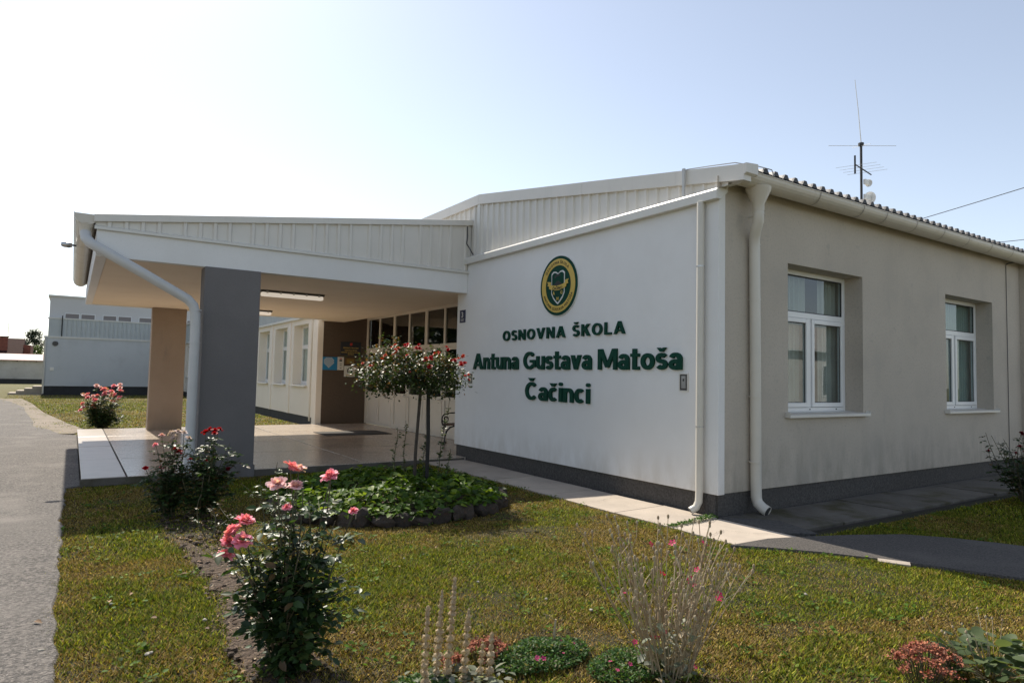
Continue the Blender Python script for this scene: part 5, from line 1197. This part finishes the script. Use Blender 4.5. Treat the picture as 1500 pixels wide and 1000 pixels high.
def lawn_ok(x, y):
    k = x > road_edge(y)-.03+rng.exponential(.018, len(x))*-1
    k &= ~((x > -.9+rng.normal(0, .03, len(x))) & (y > -1.15))
    k &= ~in_poly(x, y, PATH); k &= ~((x > -.4) & (y > -.93+rng.normal(0, .04, len(x))) & (x < 9.2)); k &= y < 6.0
    k &= ~((((x-BX)/RX)**2+((y-BY)/RY)**2) < 1.0)
    s1 = in_poly(x, y, SOIL1); s2 = in_poly(x, y, SOIL2); k &= ~(s1 & (rng.uniform(0, 1, len(x)) < .48)); k &= ~(s2 & (rng.uniform(0, 1, len(x)) < .12))
    k &= ~((x > 9)); return k
dist = lambda x, y: np.hypot(x-CAM.x, y-CAM.y)
def dryness(x, y):
    ring = np.abs(np.sqrt(((x-BX)/RX)**2+((y-BY)/RY)**2)-1.12) < .14
    ln = np.abs((y+1.72)+.47*(x+4.2)) < .13        # straw line along the old bed edge
    ed = (x < -6.2)
    return .35*ring+.4*(ln & (x > -5))+.15*ed-.03
LAB = 'short dry mown grass covering the front lawn'
blades(500000, -6.6, -.5, -4.2, 1.6, .018, .045, .0042, lambda x, y: lawn_ok(x, y) & (dist(x, y) < 7.5) & (rng.uniform(0, 1, len(x)) < np.clip(1.5-dist(x, y)*.1, .5, 1)), 'lawn_grass', dry=dryness)
blades(170000, -6.6, -.8, 1.6, 6.0, .02, .045, .0055, lawn_ok, 'lawn_grass', dry=dryness)
blades(230000, -.5, 3.2, -4.6, -.9, .018, .042, .0048, lawn_ok, 'lawn_grass', dry=dryness)
blades(90000, 3.2, 9.2, -4.6, -.9, .02, .05, .007, lawn_ok, 'lawn_grass', dry=dryness)
blades(150000, -6.6, -.5, -1.5, 1.6, .02, .045, .005, lambda x, y: lawn_ok(x, y) & (dist(x, y) > 7.3), 'lawn_grass', dry=dryness)
blades(150000, -9.5, -.1, 15.3, 45, .03, .07, .014, lambda x, y: (x > road_edge(y)+.4-rng.exponential(.5, len(x))) & ~((x > -3.0) & (y < 15.6)) & (rng.uniform(0, 1, len(x)) < np.clip(1.3-y*.025, .15, 1)), 'field_grass', zf=lambda x, y: np.full(len(x), -.08))
# clover and plantain rosettes in the lawn
n = 5200; cx_ = rng.uniform(-6.4, 3.5, 620); cy_ = rng.uniform(-4.3, 5.5, 620); kk = lawn_ok(cx_, cy_); cx_, cy_ = cx_[kk], cy_[kk]
i = rng.integers(0, len(cx_), n); rr = rng.uniform(.01, .085, n); al = rng.uniform(0, 6.28, n); x = cx_[i]+rr*np.cos(al); y = cy_[i]+rr*np.sin(al); x = np.maximum(x, road_edge(y)+.01)
V, F, cc, _ = leaves(np.stack([x, y, gz(x, y)+rng.uniform(.006, .03, n)], -1), np.stack([np.cos(al), np.sin(al), rng.uniform(-.1, .6, n)], -1), np.stack([rng.normal(0, .35, n), rng.normal(0, .35, n), np.ones(n)], -1), rng.uniform(.014, .034, n), leaf_template('round'), palette(n, [(.08,.14,.02),(.06,.11,.018),(.14,.19,.03)], (2, 2, 1), .3))
tag(np_mesh('lawn_weeds', V, F, 'grass', None, cc), 'flat clover and plantain leaves scattered through the lawn', 'ground cover', kind='stuff')
# litter: fallen leaves, pebbles, petals
def scatter(name, label, cat, spots, colr, size, group, mt='dead_leaf'):
    for i, (x, y) in enumerate(spots):
        V, F = leaf_template(); V = V*[1, 1, 2.2]; a = random.uniform(0, 6.28); s_ = size*random.uniform(.7, 1.2)
        M = Matrix.Rotation(a, 3, 'Z') @ Matrix.Rotation(random.gauss(0, .3), 3, 'X')
        V = np.array([list(M @ Vector(v)*s_+Vector((x, y, float(gz(x, y))+.022))) for v in V])
        tag(np_mesh(name, V, F, mt, None, np.repeat([np.array(colr)*random.uniform(.7, 1.3)], len(V), 0)), label, cat, group)
def G(px, py, z=0.02): d = ray(px, py); return tuple((CAM+d*((z-CAM.z)/d.z))[:2])
scatter('fallen_leaf', 'curled brown leaf lying on the mown lawn', 'leaf', [G(*p) for p in ((1123,893),(905,700+160),(585,830),(330,640+260),(195,868),(50,610+300),(275,840),(160,882),(300,862),(460,852),(230,905),(520,925),(1240,905),(640,800))], (.25,.15,.08), .05, 'dead leaves on the lawn')
scatter('fallen_petal', 'dark red petal on the shaded grass', 'petal', [G(*p) for p in ((205,754),(214,757),(222,752),(226,757),(212,750))], (.25,.01,.02), .03, 'red petals on the shaded grass', 'petal')
pb_ = []
for i, p in enumerate(((163,882),(221,953),(216,955),(866,891),(592,816),(800,875),(1180,868),(300,905),(420,890),(700,850),(60,950))):
    x, y = G(*p); lo = Matrix.Translation((x, y, float(gz(x, y))+.012)) @ Matrix.Rotation(random.uniform(0, 6), 4, 'Z') @ Matrix.Diagonal((random.uniform(.010, .018), random.uniform(.008, .013), .008, 1))
    me = stones[i % 6].copy(); me.materials.clear(); me.materials.append(MATS['pebble'])
    tag(link_copy(me, 'pebble', lo), 'small pale pebble lying on the lawn', 'pebble', 'pale pebbles on the lawn')
# dry leaf litter lying in the rose border
n = 900; x = rng.uniform(-5.75, -4.85, n); y = rng.uniform(-2.3, 3.4, n); kk = in_poly(x, y, SOIL1); x, y = x[kk], y[kk]; n = len(x); al = rng.uniform(0, 6.28, n)
V, F = leaf_template(); V = V*[1, 1, 2.0]
V, F, cc, _ = leaves(np.stack([x, y, gz(x, y)+rng.uniform(.0, .03, n)], -1), np.stack([np.cos(al), np.sin(al), rng.normal(0, .35, n)], -1), np.stack([rng.normal(0, .5, n), rng.normal(0, .5, n), np.ones(n)], -1), rng.uniform(.015, .045, n), (V, F), palette(n, [(.22,.14,.08),(.12,.07,.04),(.34,.26,.17),(.07,.05,.035)], (3, 3, 1, 2), .3))
tag(np_mesh('leaf_litter', V, F, 'dead_leaf', None, cc), 'dry brown leaf litter on the rose border soil', 'leaf litter', kind='stuff')
# soil crumbs in the rose border
cr = MB()
for i in range(300):
    x, y = random.uniform(-5.7, -4.95), random.uniform(-2.2, 3.2)
    if not in_poly(np.array([x]), np.array([y]), SOIL1)[0]: continue
    r = random.uniform(.006, .030); cr.lathe([(r*.5,-r*.5),(r,0),(r*random.uniform(.4,.8),r*random.uniform(.3,.6))], (x, y, float(gz(x, y))+random.uniform(.002, .012)), 6)
tag(cr.build('soil_crumb', 'soil'), kind='stuff')

# ================================================================== TREES (far, and those mirrored in the glass)
def big_tree(x, y, h, rad, label, cols, n=5200, leaf=.3, z0=.3):
    t = thing('tree', (x, y, 0), label, 'tree')
    MB().tube([(x, y, -.1), (x+.1, y, h*.3), (x, y+.1, h*.75)], [h*.03, h*.022, h*.008], 7).build('trunk', 'bark', t)
    k = 46; cen = []
    for i in range(k):
        u = random.uniform(0, 1); a = random.uniform(0, 6.28); q = rad*math.sqrt(random.random())*(1-.55*u**1.5); cen.append((q*math.cos(a), q*math.sin(a), h*(z0+(1-z0)*u*.95)))
    cen = np.array(cen); i = rng.integers(0, k, n); P = cen[i]+rng.normal(0, rad*.16, (n, 3)); al = rng.uniform(0, 6.28, n)
    V, F, cc, _ = leaves(P, np.stack([np.cos(al), np.sin(al), rng.normal(0, .6, n)], -1), np.stack([rng.normal(0, .7, n), rng.normal(0, .7, n), np.ones(n)], -1), rng.uniform(leaf*.6, leaf*1.2, n), leaf_template(), palette(n, cols, (3, 2, 2)))
    o = np_mesh('crown', V, F, 'crown_leaf', t, cc); o['kind'] = 'stuff'
    br = MB()
    for c_ in cen[::4]: br.tube([(x, y, h*.3), (x+c_[0]*.5, y+c_[1]*.5, h*.3+(c_[2]-h*.3)*.6), (x+c_[0], y+c_[1], c_[2])], [h*.012, h*.007, h*.003], 5)
    br.build('branch', 'bark', t)
GR = [(.05,.075,.03), (.07,.10,.035), (.035,.05,.022)]
big_tree(-11.9, 130, 7.9, 1.7, 'dark conifer like tree rising beyond the brick house', [(.05,.07,.05), (.06,.085,.055), (.04,.05,.04)], 2600, .35)
big_tree(-10.6, 112, 4.9, 1.0, 'bright green rounded tree between the house and the sports hall', [(.09,.14,.03), (.12,.17,.04), (.07,.1,.03)], 1800, .25, .1)
for x, y, h, lab in ((-24, 30, 14, 'tall tree across the road mirrored in the entrance glass'), (-18.5, 42, 14, 'broad tree across the road farther along'), (-19, 53, 15, 'tree across the road between two others'), (-21, 64, 16, 'tree across the road by the field')):
    big_tree(x, y, h, 5.0, lab, GR, 6500, .6, .12)
# low building across the path, seen only in the window glass
nb = thing('neighbouring_building', (22, -12, 0), 'low building with ribbed roof mirrored in the side window', 'building')
MB().box(12, 34, -20, -12, 0, 3.1).build('wall', 'shed_wall', nb)
rib_strip(lambda u, v, ww: (u, -11.6-(v-3.1)*2.2, v-ww), 11.6, 34.4, lambda u: 3.1, lambda u: 4.7, .25, .04, 'roof_sheet', 'clad', nb, 4)
for x0 in (14, 18.5, 23, 27.5): 
    f = MB().frame(lambda u, v, ww: (u, -12-ww, v), x0, x0+1.8, 1.0, 2.5, .07, -.03, .02).build('window', 'upvc', nb); MB().box(x0+.07, x0+1.73, -12.0+.004, -11.99, 1.07, 2.43).build('pane', 'dark', f)
